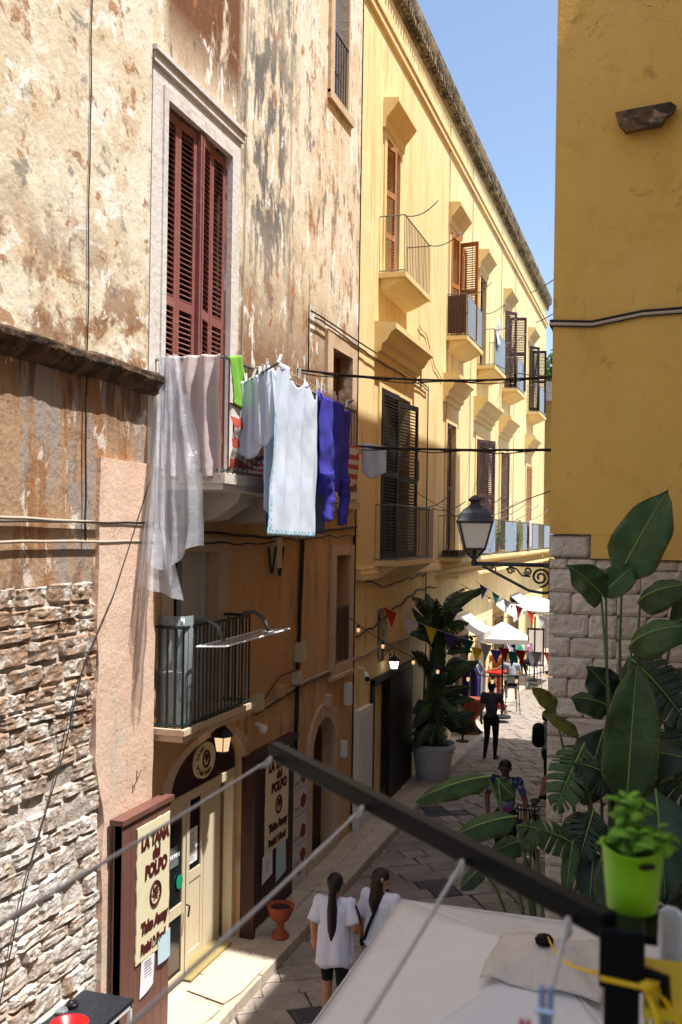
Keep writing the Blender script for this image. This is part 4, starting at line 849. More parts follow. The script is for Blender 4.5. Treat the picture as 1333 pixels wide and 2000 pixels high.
b = MB(); b.tube([(-4.70,16.12,2.72),(-4.60,15.88,2.68)], .045, 10); obj('body', b, 'plastic_white', t); b = MB(); b.tube([(-4.602,15.885,2.681),(-4.588,15.85,2.674)], .042, 10); obj('lens', b, 'cctv_dark', t); b = MB(); b.tube([(XW,16.1,2.82),(-4.72,16.1,2.80),(-4.70,16.1,2.73)], .018, 6); obj('mount', b, 'plastic_white', t)
t = thing('security_camera', 'small round white camera under the junction boxes over the dark sign board', 'camera', (XW, 11.7, 2.5))
b = MB(); b.tube([(XW,11.68,2.66),(-4.76,11.68,2.64)], .03, 8); obj('mount', b, 'plastic_white', t); b = MB(); b.lathe([(.02,.06),(.055,.04),(.06,0),(.04,-.04),(.0,-.055)], (-4.74,11.68,2.60), 10); obj('body', b, 'plastic_white', t)
# door mat, cardboard sheets, terracotta goblet
b = MB(); b.box(XW-.27, XW+.0, 9.95, 11.05, SWZ+.012, SWZ+.03); solo('door_mat', b, 'door_mat', 'straw coloured doormat on the shop threshold', 'mat', (XW-.1, 10.5, SWZ))
rr = random.Random(2)
def sheet_piece(pts, z_, label):
    b = MB(); n = len(pts); b.add([(x_,y_,z_) for x_,y_ in pts]+[(x_,y_,z_+.006) for x_,y_ in pts], [(i,(i+1)%n,n+(i+1)%n,n+i) for i in range(n)]+[tuple(range(n)), tuple(range(n,2*n))]); solo('cardboard_sheet', b, 'cardboard', label, 'cardboard', (pts[0][0], pts[0][1], z_))
sheet_piece([(-4.80,9.75),(-4.30,9.60),(-4.23,9.9),(-4.22,10.6),(-4.3,10.72),(-4.78,10.62),(-4.80,10.2)], SWZ+.012, 'larger sunlit flattened cardboard sheet in front of the shop door')
sheet_piece([(-4.78,8.98),(-4.62,8.9),(-4.5,9.02),(-4.32,8.98),(-4.28,9.5),(-4.76,9.64)], SWZ+.010, 'smaller torn cardboard sheet at the foot of the brown sign board')
def goblet(label, loc, s=1.0):
    t = thing('terracotta_urn', label, 'planter', loc)
    b = MB(); b.lathe([(.0,0),(.12,.0),(.125,.03),(.07,.09),(.045,.15),(.05,.20),(.12,.26),(.165,.35),(.19,.43),(.20,.45),(.185,.455),(.165,.42)], loc, 22) ; b.v = [(loc[0]+(p[0]-loc[0])*s, loc[1]+(p[1]-loc[1])*s, loc[2]+(p[2]-loc[2])*s) for p in b.v]; obj('urn', b, 'terracotta', t, True)
    b = MB(); b.lathe([(.0,.415*s),(.168*s,.415*s),(.168*s,.418*s),(0,.43*s)], loc, 16); obj('soil', b, 'soil', t)
goblet('terracotta goblet urn on the kerb beside the dark sign board', (-4.37, 11.42, SWZ+.006), .88)
goblet('tall terracotta urn on the sunlit sidewalk behind the barrier post', (-4.42, 24.75, SWZ+.006), 1.9)
# ------------------------------------------------------------------ laundry
def cloth(name, P, nu, nv, m, label, cat='laundry', base=None, t=.002, mi=None, mats=None):
    b = MB(); b.grid(P, nu, nv)
    if mi: b.mi = [mi((k % nu+.5)/nu, (k//nu+.5)/nv) for k in range(nu*nv)]
    o = solo(name, b, mats or m, label, cat, base or b.v[0], True); thick(o, t); return o
def folds(u, v, f, a, s=0): return a*(math.sin(u*f*6.283+s+.6*math.sin(v*3+s))*.6+.5*nz(u*f*1.6+s, v*1.3, s)+.28*nz(u*f*4+s, v*4.5+u*3, s)+.12*nz(u*f*9, v*11, s))
def drape(u, v, n, s):          # catenary swags between pegs
    return -.05*abs(math.sin(u*math.pi*n+s))
# plastic film over the near rail
def film(u, v):
    # v runs over the rail from the street side down; the film widens and billows
    w0, w1 = lerp(-4.77,-4.66,min(1,v*1.1)), lerp(-4.50,-4.04,v**.75)
    yy = lerp(8.79, 8.42, v**1.3)
    bot = 6.82-v*(1.98+.36*u*u*0+.12*math.sin(u*5))
    return (lerp(w0, w1, u)+.02*math.sin(v*7+u*4), yy+folds(u, v, 3.2, .05+.06*v, 2)+.03*nz(u*3, v*6, 4), bot)
def film2(u, v):
    w0, w1 = lerp(-4.70,-4.72,v), lerp(-4.60,-4.42,v); q = (u-.5)
    return (lerp(w0,w1,u)+.22*max(0,v-.72)*3.0*u, 8.74-.36*v**1.3+folds(u, v, 2.2, .06*v+.02, 7), 6.80-v*(2.22+.14*u))
film_o = thing('plastic_sheet', 'long translucent plastic sheet hanging from the near end of the laundry balcony', 'plastic sheet', (-4.6, 8.79, 4.5))
b = MB(); b.grid(film, 36, 60); obj('outer_fold', b, 'plastic_film', film_o, True)
b = MB(); b.grid(film2, 24, 60); obj('inner_fold', b, 'plastic_film', film_o, True)
cloth('bed_sheet', lambda u, v: (lerp(-4.70,-4.07,u), 8.81+folds(u, v, 3.4, .05+.02*v, 1)+.09*math.exp(-((u-.35)/.25)**2)*math.sin(v*9+u*6)*.35*(1-v*.4), 6.81-v*1.19-.02*math.sin(u*3)*v), 40, 44, 'cloth_rose', 'pale rose satin sheet hung over the near balcony rail behind the plastic', base=(-4.4,8.82,5.6))
cloth('green_cloth', lambda u, v: (-4.02+.05*v+folds(u, v, 2, .03, 3), lerp(8.90,9.16,u)*(1-.0*v)+.10*u*v, 6.80-v*(.42+.10*math.sin(u*3))+.06*u), 14, 18, 'cloth_green', 'bright green cloth knotted on the corner of the laundry balcony', base=(-4.02,9,6.4))
cloth('striped_cloth', lambda u, v: (-4.035+.045*math.sin(u*7+v*3)+.04*nz(u*5, v*4), lerp(8.92,10.35,u), lerp(6.36-.42*min(1,u*1.8), 5.70, v)+.06*math.sin(u*9)*(1-v)), 44, 24, None, 'red and white striped awning cloth tied along the laundry balcony rail', base=(-4.03,9.6,5.7), mats=['cloth_red','cloth_pale'], mi=lambda u, v: int((v*3.2+.35*math.sin(u*3.2)+.3) % 1 > .5))
cloth('striped_cloth', lambda u, v: (-4.035+.03*math.sin(u*7+v*3), lerp(12.2,13.25,u), lerp(6.30, 5.70, v)), 24, 18, None, 'piece of red striped cloth tied to the far balcony rail beyond the sweater', base=(-4.03,12.6,5.7), mats=['cloth_red','cloth_pale'], mi=lambda u, v: int((v*4.2+.2*u) % 1 > .5))
cloth('hanging_shirt', lambda u, v: (lerp(-4.0,-3.80,u)-.03*v*(1-u)+.05*u*v, 9.13+folds(u, v, 2, .03, 5)+.02*v, lerp(6.58,6.66,u)-v*(.70+.10*math.sin(u*3.1))), 18, 26, 'cloth_white', 'small white shirt hanging nearest the striped cloth', base=(-3.9,9.13,5.9))
cloth('hanging_shirt', lambda u, v: (lerp(-3.84,-3.66,u)+.05*u*v, 9.08+folds(u, v, 2, .03, 8)+.02*v, lerp(6.62,6.70,u)-v*(.62+.10*math.sin(u*3.1))), 18, 26, 'cloth_white', 'white vest hanging between the small shirt and the long sheet', base=(-3.75,9.08,6.0))
cloth('hanging_towel', lambda u, v: (-3.74+folds(u, v, 1.5, .03, 6), lerp(9.08,9.75,u)+.05*v, 6.74-v*(1.42+.14*math.sin(u*3.1))), 20, 34, 'cloth_white', 'pale blue white pillowcase just behind the long white sheet', base=(-3.74,9.3,5.2))
cloth('blue_towel', lambda u, v: (-3.84+folds(u, v, 2.2, .02, 9), lerp(9.42,11.36,u), 6.62-v*1.54), 26, 26, 'cloth_blue', 'plain blue towel mostly hidden behind the long white sheet', base=(-3.84,10,5.1))
def sheetP(u, v):
    top = 6.78-.07*u-.26*math.exp(-((u-.45)/.13)**2)*max(0,1-v*2.2)*.6-.20*math.exp(-((u-.84)/.08)**2)*max(0,1-v*3)
    return (-3.60+folds(u, v, 3.2, .035+.015*v, 4)+.02*nz(u*9, v*3), lerp(9.10,10.36,u)+(-.14*(1-u))*v, lerp(top, 5.06-.02*u, v))
cloth('white_sheet', sheetP, 60, 60, None, 'long white sheet with blue patterned hem pegged on the outer line', base=(-3.6,9.7,5.06), mats=['cloth_white','cloth_trim'], mi=lambda u, v: int((v > .965 or (u < .05 and v > .3)) and math.sin(u*160+v*140) > -.2))
b = MB(); pc = 'cloth_purple'
b.grid(lambda u, v: (-3.60+folds(u, v, 2.6, .05, 11)+.03*nz(u*4, v*5, 3)+.03*math.sin(u*3.14), lerp(10.46,11.40,u)-.05*v*(u-.5)+.025*nz(v*5, u), 6.66-.09*u-.05*abs(math.sin(u*6.28))*(1-v)-v*1.14+.09*math.sin(u*3.14)*v), 30, 34)
for (ya, w_, zt, zb, lean) in ((10.50,.25,5.78,5.24,.06), (11.10,.25,5.74,5.20,-.03)):
    b.grid(lambda u, v: (-3.56+.07*math.cos(u*6.28)*(1-.3*v)+.02*nz(u*3, v*7, ya), ya+w_*.36+(w_*.40-.10*w_*v)*math.sin(u*6.28)+lean*v*.6+.035*math.sin(v*7+ya)+.015*nz(v*9, ya), lerp(zt, zb, v)+.02*math.sin(u*6.28)), 16, 26)
b.grid(lambda u, v: (-3.66+folds(u, v, 1.2, .02, 15), 10.44+lerp(0,.14,u)-.02*v, lerp(6.68,5.6,v)), 5, 16)
sw = solo('purple_sweater', b, pc, 'violet blue knitted sweater pegged upside down at the end of the line', 'laundry', (-3.6,10.9,5.2), True); thick(sw, .006)
t = thing('clothes_line', 'balcony clothes line with arms and pegs carrying the white sheet and sweater', 'clothes line', (-4.06, 10, 6.6))
b = MB(); b.tube([(-4.06,9.19,6.55),(-3.75,9.08,6.66),(-3.56,9.02,6.74)], .012, 6); b.tube([(-4.06,9.2,5.9),(-4.06,9.19,6.56)], .01, 5); obj('arm', b, 'iron_grey', t)
b = MB(); b.tube([(-4.06,11.55,6.5),(-3.75,11.52,6.62),(-3.56,11.50,6.70)], .012, 6); obj('arm', b, 'iron_grey', t)
for xx in (-3.6, -3.74, -3.84): 
    b = MB(); b.tube(sag((xx,9.04,6.74),(xx,11.50,6.69), .03), .004, 5); obj('line', b, 'rope_grey', t)
pg = MB(); pg.obox((.008,0,.03), (.004,0,0), (0,.008,0), (0,.006,.05)); pg.obox((-.008,0,.03), (.004,0,0), (0,.008,0), (0,.006,.05)); pme = pg.mesh('peg_shape'); setm(pme, 'peg_white')
for (xx, yy, zz) in ((-3.6,9.14,6.80),(-3.6,9.72,6.74),(-3.6,10.32,6.72),(-3.6,10.5,6.69),(-3.6,10.92,6.67),(-3.6,11.36,6.64),(-3.74,9.2,6.76),(-3.74,9.65,6.74),(-3.84,9.5,6.66),(-3.84,10.4,6.64),(-3.95,9.14,6.62),(-3.86,9.11,6.65),(-3.78,9.09,6.68),(-3.70,9.07,6.71)):
    inst('clothes_peg', pme, (xx, yy, zz-.02), t, rot=(random.uniform(-.5,.5), random.uniform(-.2,.2), random.uniform(-.6,.6)))
# folding dryer hooked on the small balcony
t = thing('folding_dryer', 'grey folding clothes dryer hooked over the small green balcony rail', 'clothes dryer', (SX, 9.8, 4.1))
for yy in (9.25, 10.45):
    b = MB(); b.tube([(SX-.03,yy,4.04),(SX,yy,4.17),(SX+.12,yy,4.19),(SX+.24,yy,4.12),(SX+.30,yy,3.98)], .022, 7); obj('hook', b, 'iron_grey', t, True)
b = MB(); b.tube([(SX+.12,9.0,3.94),(SX+.12,10.75,3.96),(SX+.44,10.75,3.98),(SX+.44,9.0,3.96),(SX+.12,9.0,3.94)], .010, 6)
for k in range(1, 5): xx = SX+.12+k*.064; b.tube([(xx,9.0,3.95),(xx,10.75,3.97)], .005, 5)
obj('rack', b, 'metal_white', t)
b = MB(); b.box(SX-.28, SX-.10, 9.06, 9.40, 3.125, 3.62); b.box(SX-.3, SX-.08, 9.04, 9.42, 3.62, 3.66); solo('plastic_crate', b, 'pot_white', 'pale storage bin standing on the small green balcony', 'bin', (SX-.2, 9.2, 3.125))
b = MB(); b.grid(lambda u, v: (SX-.02+.035*math.sin(u*math.pi), lerp(8.97,9.22,u) if True else 0, lerp(3.14,4.24,v)), 10, 2); b.grid(lambda u, v: (lerp(SX-.30,SX-.02,u), 8.985-.03*math.sin(u*math.pi), lerp(3.14,4.24,v)), 10, 2); o = solo('mesh_screen', b, 'jar_glass', 'rolled clear plastic screen at the near corner of the small balcony', 'screen', (SX-.1, 9.0, 3.13), True); thick(o, .003)
# white cloth drying on the cable by the yellow house
cloth('white_cloth', lambda u, v: (lerp(-4.72,-4.30,u), 15.75+folds(u, v, 2, .03, 21), 6.52+.07*(1-u)-v*(.58-.25*abs(u-.4))), 14, 16, 'cloth_white', 'small white cloth hanging from the cable in front of the black shutters', base=(-4.5,15.75,6.0))
# ------------------------------------------------------------------ wires across the lane
def wire(label, p0, p1, s, r=.012, m='cable_black', twist=False):
    b = MB(); P = sag(p0, p1, s, 30); b.tube(P, r, 6)
    if twist: b.tube([p+Vector((0, .02*math.cos(i*1.3), .02*math.sin(i*1.3)-.01)) for i, p in enumerate(P)], r*.6, 5); b.tube([p+Vector((0, .0, -.035-.02*math.sin(i*.7))) for i, p in enumerate(P)], r*.5, 5)
    return solo('overhead_wire', b, m, label, 'wire', p0, True)
wire('thick twisted cable crossing the lane just above the white sheet', (XW,13.0,7.36), (CX,14.6,7.42), .12, .015, twist=True)
wire('thick twisted cable crossing the lane level with the sweater', (XW,15.55,6.52), (CX,15.2,6.40), .04, .018, twist=True)
wire('thin slack wire running down to the long blue panelled balcony', (XW,15.5,6.55), (XW+.6,24.0,5.3), .10, .007)
wire('upper of two thin wires from the cornice to the ochre house', (-4.3,34.0,13.3), (CX,20,10.9), .1, .016)
wire('lower of two thin wires from the cornice to the ochre house', (-4.3,35.5,12.6), (CX,20,10.2), .1, .016)
wire('thin wire rising from the far upper balconies to the ochre house', (-4.3,26.9,9.7), (CX,18.5,8.2), .25, .012)
wire('thin wire sweeping up from the lower balcony to the ochre house', (-4.2,27.5,5.7), (CX,17.2,6.0), -.12, .012)
# ------------------------------------------------------------------ street lantern on the corner house
t = thing('street_lantern', 'big dark street lantern on a scrolled iron bracket at the ochre corner', 'street lamp', (CX, 10.72, 4.77))
LX, LY = -1.92, 10.72
b = MB(); b.tube([(CX+.02,LY,4.785),(LX-.02,LY,4.785)], .022, 8); b.tube([(CX+.02,LY,4.785),(CX-.06,LY,4.785)], .03, 8)
def spiral(c, r0, r1, a0, turns, n=26): return [(c[0]+lerp(r0,r1,i/n)*math.cos(a0+turns*2*math.pi*i/n), LY, c[1]+lerp(r0,r1,i/n)*math.sin(a0+turns*2*math.pi*i/n)) for i in range(n+1)]
b.tube([(CX+.02,LY,4.50),(CX-.08,LY,4.49),(CX-.22,LY,4.51),(CX-.42,LY,4.61),(CX-.62,LY,4.71),(CX-.72,LY,4.76)], .016, 7)
b.tube(spiral((CX-.105,4.655), .105, .02, R(-90), 1.9), .013, 6); b.tube(spiral((CX-.24,4.72), .045, .012, R(200), 1.4), .010, 6); b.tube(spiral((CX-.42,4.715), .04, .01, R(-20), 1.4), .009, 6)
b.tube([(CX-.21,LY,4.66),(CX-.30,LY,4.67),(CX-.36,LY,4.74),(CX-.42,LY,4.76),(CX-.47,LY,4.73)], .010, 6); b.tube(spiral((CX-.60,4.73), .035, .01, R(90), 1.3), .008, 5); b.box(CX-.012, CX+.02, LY-.05, LY+.05, 4.42, 4.86)
obj('bracket', b, 'lamp_metal', t, True)
def ring(z_, w): return [(LX+sx*w, LY+sy*w, z_) for sx, sy in ((-1,-1),(1,-1),(1,1),(-1,1))]
rz_ = Matrix.Rotation(R(14), 3, 'Z')
def lrot(p): v = rz_ @ (Vector(p)-Vector((LX,LY,0))); return (LX+v.x, LY+v.y, p[2])
lo_, hi_ = [lrot(p) for p in ring(4.945,.105)], [lrot(p) for p in ring(5.235,.175)]
for k in range(4):
    a_, b_, c_, d_ = [Vector(p) for p in (lo_[k], lo_[(k+1)%4], hi_[(k+1)%4], hi_[k])]; q = MB(); q.add([a_, b_, c_, d_], [(0,1,2,3)]); thick(obj('pane', q, 'lamp_glass', t), .004)
b = MB()
for k in range(4):
    b.tube([lo_[k], hi_[k]], .013, 6); b.tube([lo_[k], lo_[(k+1)%4]], .014, 6); b.tube([hi_[k], hi_[(k+1)%4]], .016, 6)
    m_ = Vector(lo_[k]); b.tube([m_, (m_+Vector((LX,LY,4.90))*1)/2+Vector((0,0,-.05)), (LX,LY,4.82)], .009, 5)
b.lathe([(.03,4.76),(.035,4.80),(.02,4.84),(.028,4.88),(.02,4.93)], (LX,LY,0), 10); obj('frame', b, 'lamp_metal', t)
b = MB(); prof = [(.20,5.232),(.205,5.245),(.19,5.27),(.165,5.33),(.125,5.375),(.065,5.41),(.05,5.435),(.05,5.455),(.075,5.47),(.075,5.485),(.05,5.50),(.035,5.515),(.0,5.53)]
vs = []; 
for (r_, z_) in prof: vs += [lrot(p) for p in ring(z_, r_*.93)]
b.add(vs, [(i*4+k, i*4+(k+1)%4, (i+1)*4+(k+1)%4, (i+1)*4+k) for i in range(len(prof)-1) for k in range(4)]+[(3,2,1,0)]); obj('roof', b, 'lamp_metal', t)
# ------------------------------------------------------------------ string lights and bunting
def string_lights(label, p0, p1, s, n):
    t = thing('string_lights', label, 'string lights', p0); P = sag(p0, p1, s, 40); b = MB(); b.tube(P, .007, 5); obj('wire', b, 'cable_black', t)
    bb = MB(); bb.lathe([(.018,.0),(.022,-.02),(.020,-.05)], (0,0,0), 8); sm = bb.mesh('socket_shape'); setm(sm, 'cable_black')
    gb = MB(); gb.lathe([(.012,-.045),(.026,-.07),(.028,-.09),(.018,-.115),(.0,-.122)], (0,0,0), 10); gm = gb.mesh('bulb_shape'); setm(gm, 'bulb_warm'); gm.shade_smooth()
    for i in range(n):
        p = P[int((i+.5)/n*40)]; inst('bulb_socket', sm, p, t); inst('bulb', gm, p, t)
string_lights('nearest string of bulbs sagging from the orange wall past the potted tree', (XW,15.45,3.75), (CX,17.0,3.1), .62, 9)
string_lights('farther string of bulbs crossing the lane above the white umbrellas', (XW,25.0,3.85), (CX,25.5,3.0), .25, 7)
def bunting(label, p0, p1, s, n, seed, size=.26):
    t = thing('bunting', label, 'bunting', p0); P = sag(p0, p1, s, 3*n+1); b = MB(); b.tube(P, .006, 5); obj('cord', b, 'rope_grey', t); cs = ['flag_red','flag_white','flag_yellow','flag_violet','flag_teal','flag_white','flag_red']; rr = random.Random(seed)
    for i in range(n):
        a, c = P[3*i+1], P[3*i+3]; m_ = (a+c)/2+Vector((rr.uniform(-.06,.06), rr.uniform(-.06,.06), -size*rr.uniform(.85,1.1))); q = MB(); q.grid(lambda u, v: tuple(a.lerp(c, u).lerp(m_, v)+Vector((.03*math.sin(u*4+v*3)*v*(1-v), .02*math.sin(v*6), 0))), 3, 5); thick(obj('flag', q, cs[(i+seed) % 7], t), .003)
bunting('bunting string from the dark window past the big potted tree', (XW,17.2,3.85), (CX,23.0,2.6), .40, 13, 0, .34)
bunting('short vertical bunting tail hanging by the dark shop window', (XW+.05,17.15,3.83), (XW+.25,17.5,2.85), .05, 4, 3, .22)
bunting('bunting string descending over the two white umbrellas', (XW+.5,24.5,3.95), (CX,27.5,2.6), .30, 12, 3, .36)
bunting('low bunting string in front of the far shop windows', (XW,23.5,2.5), (CX,26.0,2.3), .18, 9, 1, .40)
# ------------------------------------------------------------------ big leaved plants
def leaf(parent, base, tip, w, fold=.2, bend=.05, torn=False, m='leaf_big', nrm=None, seed=0):
    base, tip = Vector(base), Vector(tip); a = tip-base; L = a.length; ah = a.normalized()
    if nrm is None: nrm = ((EYE-base).normalized()+Vector((0,0,.45)))
    s = ah.cross(Vector(nrm)).normalized(); n = s.cross(ah).normalized()
    rr = random.Random(seed+int(L*1000)); ph = rr.uniform(0, 6)
    def hw(t): return w/2*max(0.015, min(1, (t/.22))**.55*max(0, 1-max(0, (t-.42)/.58)**2.3)**.75)
    rec = []
    def P(t, k, log=True):
        if log: rec.append((t, k))
        c = base+a*t+n*(bend*4*t*(1-t)*L)+Vector((0,0,-.18*L*t*t*bend*4))
        ed = abs(k); return c+s*(k*hw(t))+n*(fold*ed*hw(t)*(1 if k > 0 else 1)+.05*w*ed*math.sin(t*17+k*2+ph)+.05*w*ed*nz(t*5+ph, k*1.5))+Vector((0,0,-.10*w*ed*ed))
    b = MB(); NT = 22
    if not torn: b.grid(lambda u, v: P(v, u*2-1), 10, NT)
    else:
        for sgn in (-1, 1):
            t0 = 0.02
            while t0 < .99:
                t1 = min(1, t0+rr.uniform(.05,.16)); g = rr.uniform(.004,.03); dr = rr.uniform(-.05,.12)
                b.grid(lambda u, v: P(min(1, lerp(t0, t1, v)+(g*(.5-v)*2*u)+.05*u), sgn*u)+n*(dr*u*u*w*.5), 5, 4); t0 = t1
    o = obj('leaf', b, m, parent, True)
    uv = o.data.uv_layers.new(name='leaf'); uv.data.foreach_set('uv', [w_ for l_ in o.data.loops for w_ in (rec[l_.vertex_index][0]*L, rec[l_.vertex_index][1])]); thick(o, .002)
    q = MB(); q.tube([P(i/10, 0, False)+n*.004 for i in range(11)], [lerp(.010, .002, i/10)*(1 if w > .2 else .6) for i in range(11)], 5); obj('midrib', q, 'leaf_rib', o)
    return o
LM = {'b':'leaf_big','d':'leaf_dark','o':'leaf_old'}
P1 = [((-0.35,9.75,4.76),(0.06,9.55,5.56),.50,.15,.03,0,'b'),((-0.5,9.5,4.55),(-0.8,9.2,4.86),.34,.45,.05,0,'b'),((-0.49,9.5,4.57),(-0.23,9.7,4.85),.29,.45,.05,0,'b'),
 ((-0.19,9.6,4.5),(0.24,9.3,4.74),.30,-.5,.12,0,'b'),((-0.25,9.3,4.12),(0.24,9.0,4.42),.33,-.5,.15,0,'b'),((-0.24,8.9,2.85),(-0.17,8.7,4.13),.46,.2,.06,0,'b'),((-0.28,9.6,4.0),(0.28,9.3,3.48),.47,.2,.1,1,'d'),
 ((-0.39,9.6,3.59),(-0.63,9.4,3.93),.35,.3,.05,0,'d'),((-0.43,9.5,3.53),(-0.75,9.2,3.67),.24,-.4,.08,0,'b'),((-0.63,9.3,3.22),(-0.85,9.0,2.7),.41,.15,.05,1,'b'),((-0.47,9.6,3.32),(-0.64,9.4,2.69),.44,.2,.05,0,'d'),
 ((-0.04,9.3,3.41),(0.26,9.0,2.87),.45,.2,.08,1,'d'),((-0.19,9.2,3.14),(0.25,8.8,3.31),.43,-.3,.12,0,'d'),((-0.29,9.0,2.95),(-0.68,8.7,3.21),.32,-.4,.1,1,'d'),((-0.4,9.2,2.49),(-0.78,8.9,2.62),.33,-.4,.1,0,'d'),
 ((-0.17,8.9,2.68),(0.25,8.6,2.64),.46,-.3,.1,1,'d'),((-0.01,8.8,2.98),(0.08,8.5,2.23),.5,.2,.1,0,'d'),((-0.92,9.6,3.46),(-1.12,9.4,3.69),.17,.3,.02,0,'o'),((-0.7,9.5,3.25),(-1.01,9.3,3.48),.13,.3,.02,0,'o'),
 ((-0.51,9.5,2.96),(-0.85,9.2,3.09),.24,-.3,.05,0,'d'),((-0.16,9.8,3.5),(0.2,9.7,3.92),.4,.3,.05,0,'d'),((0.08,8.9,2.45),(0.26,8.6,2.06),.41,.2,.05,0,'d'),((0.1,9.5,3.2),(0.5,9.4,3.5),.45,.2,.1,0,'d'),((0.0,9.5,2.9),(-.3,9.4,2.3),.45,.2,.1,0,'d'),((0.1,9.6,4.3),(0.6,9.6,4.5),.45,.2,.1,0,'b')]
P2 = [((-1.41,8.9,2.94),(-2.05,8.7,2.76),.21,-.5,.1,0,'b'),((-1.37,8.9,2.93),(-1.21,8.95,2.75),.19,-.3,.02,0,'b'),((-1.15,8.7,2.66),(-1.67,8.5,2.53),.23,-.45,.1,0,'b'),((-1.11,8.8,2.43),(-1.39,8.7,2.32),.2,-.3,.06,0,'b'),
 ((-0.62,8.9,2.37),(-1.13,8.5,2.7),.28,-.25,.1,1,'b'),((-1.01,8.6,2.68),(-1.03,8.5,2.44),.19,.2,.02,0,'b'),((-1.37,8.3,2.34),(-1.54,8.2,2.16),.15,-.3,.03,0,'d'),((-0.51,8.9,2.38),(-0.53,8.7,2.0),.27,.2,.05,0,'d'),
 ((-0.68,8.8,2.48),(-0.72,8.6,2.08),.14,.2,.03,0,'b'),((-0.52,9.0,2.71),(-0.63,8.8,2.31),.32,.2,.05,1,'d'),((-0.21,8.8,2.49),(-0.4,8.5,2.05),.36,.2,.05,0,'d')]
def big_plant(name, label, root, leaves, potr):
    t = thing(name, label, 'plant', root); r0 = Vector(root)
    b = MB(); b.lathe([(.0,.01),(potr*.78,.01),(potr,.5),(potr*1.06,.5),(potr*1.06,.56),(potr*.95,.56),(potr*.93,.50)], root, 20); pot = obj('pot', b, 'pot_white', t, True)
    b = MB(); b.lathe([(0,.50),(potr*.92,.50),(potr*.9,.51),(0,.52)], root, 16); obj('soil', b, 'soil', pot)
    for i, (ba, ti, w, f, be, to, m) in enumerate(leaves):
        o = leaf(t, ba, ti, w, f, be, bool(to), LM[m], seed=i)
        ba = Vector(ba); s0 = r0+Vector((random.uniform(-.12,.12), random.uniform(-.12,.12), .5)); d = (Vector(ti)-ba).normalized()
        mid = s0.lerp(ba, .6)+Vector((0,0,.12)); q = MB(); q.tube([s0, s0.lerp(mid,.5), mid, mid.lerp(ba,.6)-d*.02, ba+d*.03], [.026,.022,.018,.014,.010], 6); obj('stem', q, 'stem_green', t, True)
    return t
big_plant('banana_plant', 'tall broad leaved banana plant against the stone block wall on the right', (-.30, 9.45, 0), P1, .34)
big_plant('banana_plant', 'lower banana plant with long leaves reaching left over the lane', (-.78, 8.75, 0), P2, .30)
# tall potted tree by the black shop doors
t = thing('potted_strelitzia', 'tall dark strelitzia in a big white pot on the left sidewalk', 'plant', (-4.36, 19.95, SWZ)); root = Vector((-4.36, 19.95, SWZ+.006))
b = MB(); b.lathe([(.0,0),(.34,.0),(.40,.50),(.43,.52),(.43,.60),(.46,.61),(.46,.72),(.42,.72),(.40,.62)], root, 28); pot = obj('pot', b, 'pot_white', t, True)
b = MB(); b.lathe([(0,.63),(.40,.63),(.39,.64),(0,.65)], root, 18); obj('soil', b, 'soil', pot)
rr = random.Random(21)
for i in range(78):
    f = rr.random(); ang = rr.uniform(0, 6.283); h = lerp(1.1, 4.5, f**.85); rad = rr.uniform(.1, .55)*(1-.35*f)
    ba = root+Vector((math.cos(ang)*rad*.55+.05, math.sin(ang)*rad*.55, h*.78)); L = rr.uniform(.6, 1.1); up_ = rr.uniform(-.1, .9) if f > .3 else rr.uniform(-.5,.5)
    ti = ba+Vector((math.cos(ang)*L*.75, math.sin(ang)*L*.75, L*up_)); 
    if ti.x < XW+.15: ti.x = XW+.15
    leaf(t, ba, ti, rr.uniform(.15,.26), rr.uniform(-.3,.3), rr.uniform(.05,.18), rr.random() < .45, 'leaf_dark' if rr.random() < .8 else 'leaf_big', seed=i)
    s0 = root+Vector((rr.uniform(-.2,.2), rr.uniform(-.2,.2), .62)); q = MB(); q.tube([s0, s0.lerp(ba,.5)+Vector((0,0,.1)), ba], [.022,.018,.010], 5); obj('stem', q, 'stem_green', t)
# ------------------------------------------------------------------ parasol below the terrace
UC = Vector((-.55, 5.30, 0)); hx, hy, ze, zp = 1.20, 1.72, 2.45, 2.92
t = thing('market_parasol', 'large white rectangular parasol below the terrace in the foreground', 'parasol', (UC.x, UC.y, 0))
cs = [UC+Vector((sx*hx, sy*hy, ze)) for sx, sy in ((-1,-1),(1,-1),(1,1),(-1,1))]; pk = UC+Vector((0,0,zp))
for k in range(4):
    a_, c_ = cs[k], cs[(k+1)%4]; q = MB(); q.grid(lambda u, v: tuple(a_.lerp(c_, u).lerp(pk, v)+Vector((0,0,-.05*math.sin(math.pi*u)*math.sin(math.pi*min(1,v+.15)))))  , 14, 12); thick(obj('canopy_panel', q, 'canopy_white', t, True), .003)
    q = MB(); q.grid(lambda u, v: tuple(a_.lerp(c_, u)+Vector((0,0,-.004-.14*v-.01*math.sin(u*40)*v))+(a_.lerp(c_, .5)-UC-Vector((0,0,ze))).normalized()*.004), 24, 2); thick(obj('valance', q, 'canopy_white', t, True), .003)
b = MB(); b.tube([(UC.x,UC.y,.05),(UC.x,UC.y,zp+.02)], .03, 10); obj('pole', b, 'bar_black', t)
b = MB(); b.box(UC.x-.35, UC.x+.35, UC.y-.35, UC.y+.35, 0, .08); obj('base', b, 'bar_black', t)
for k in range(4): q = MB(); q.tube([cs[k]+Vector((0,0,-.02)), pk+Vector((0,0,-.03))], .012, 5); obj('rib', q, 'bar_black', t)
pa = [Vector(p) for p in ((-.84,5.02,2.80),(-.24,4.98,2.80),(-.22,5.68,2.80),(-.82,5.66,2.80))]
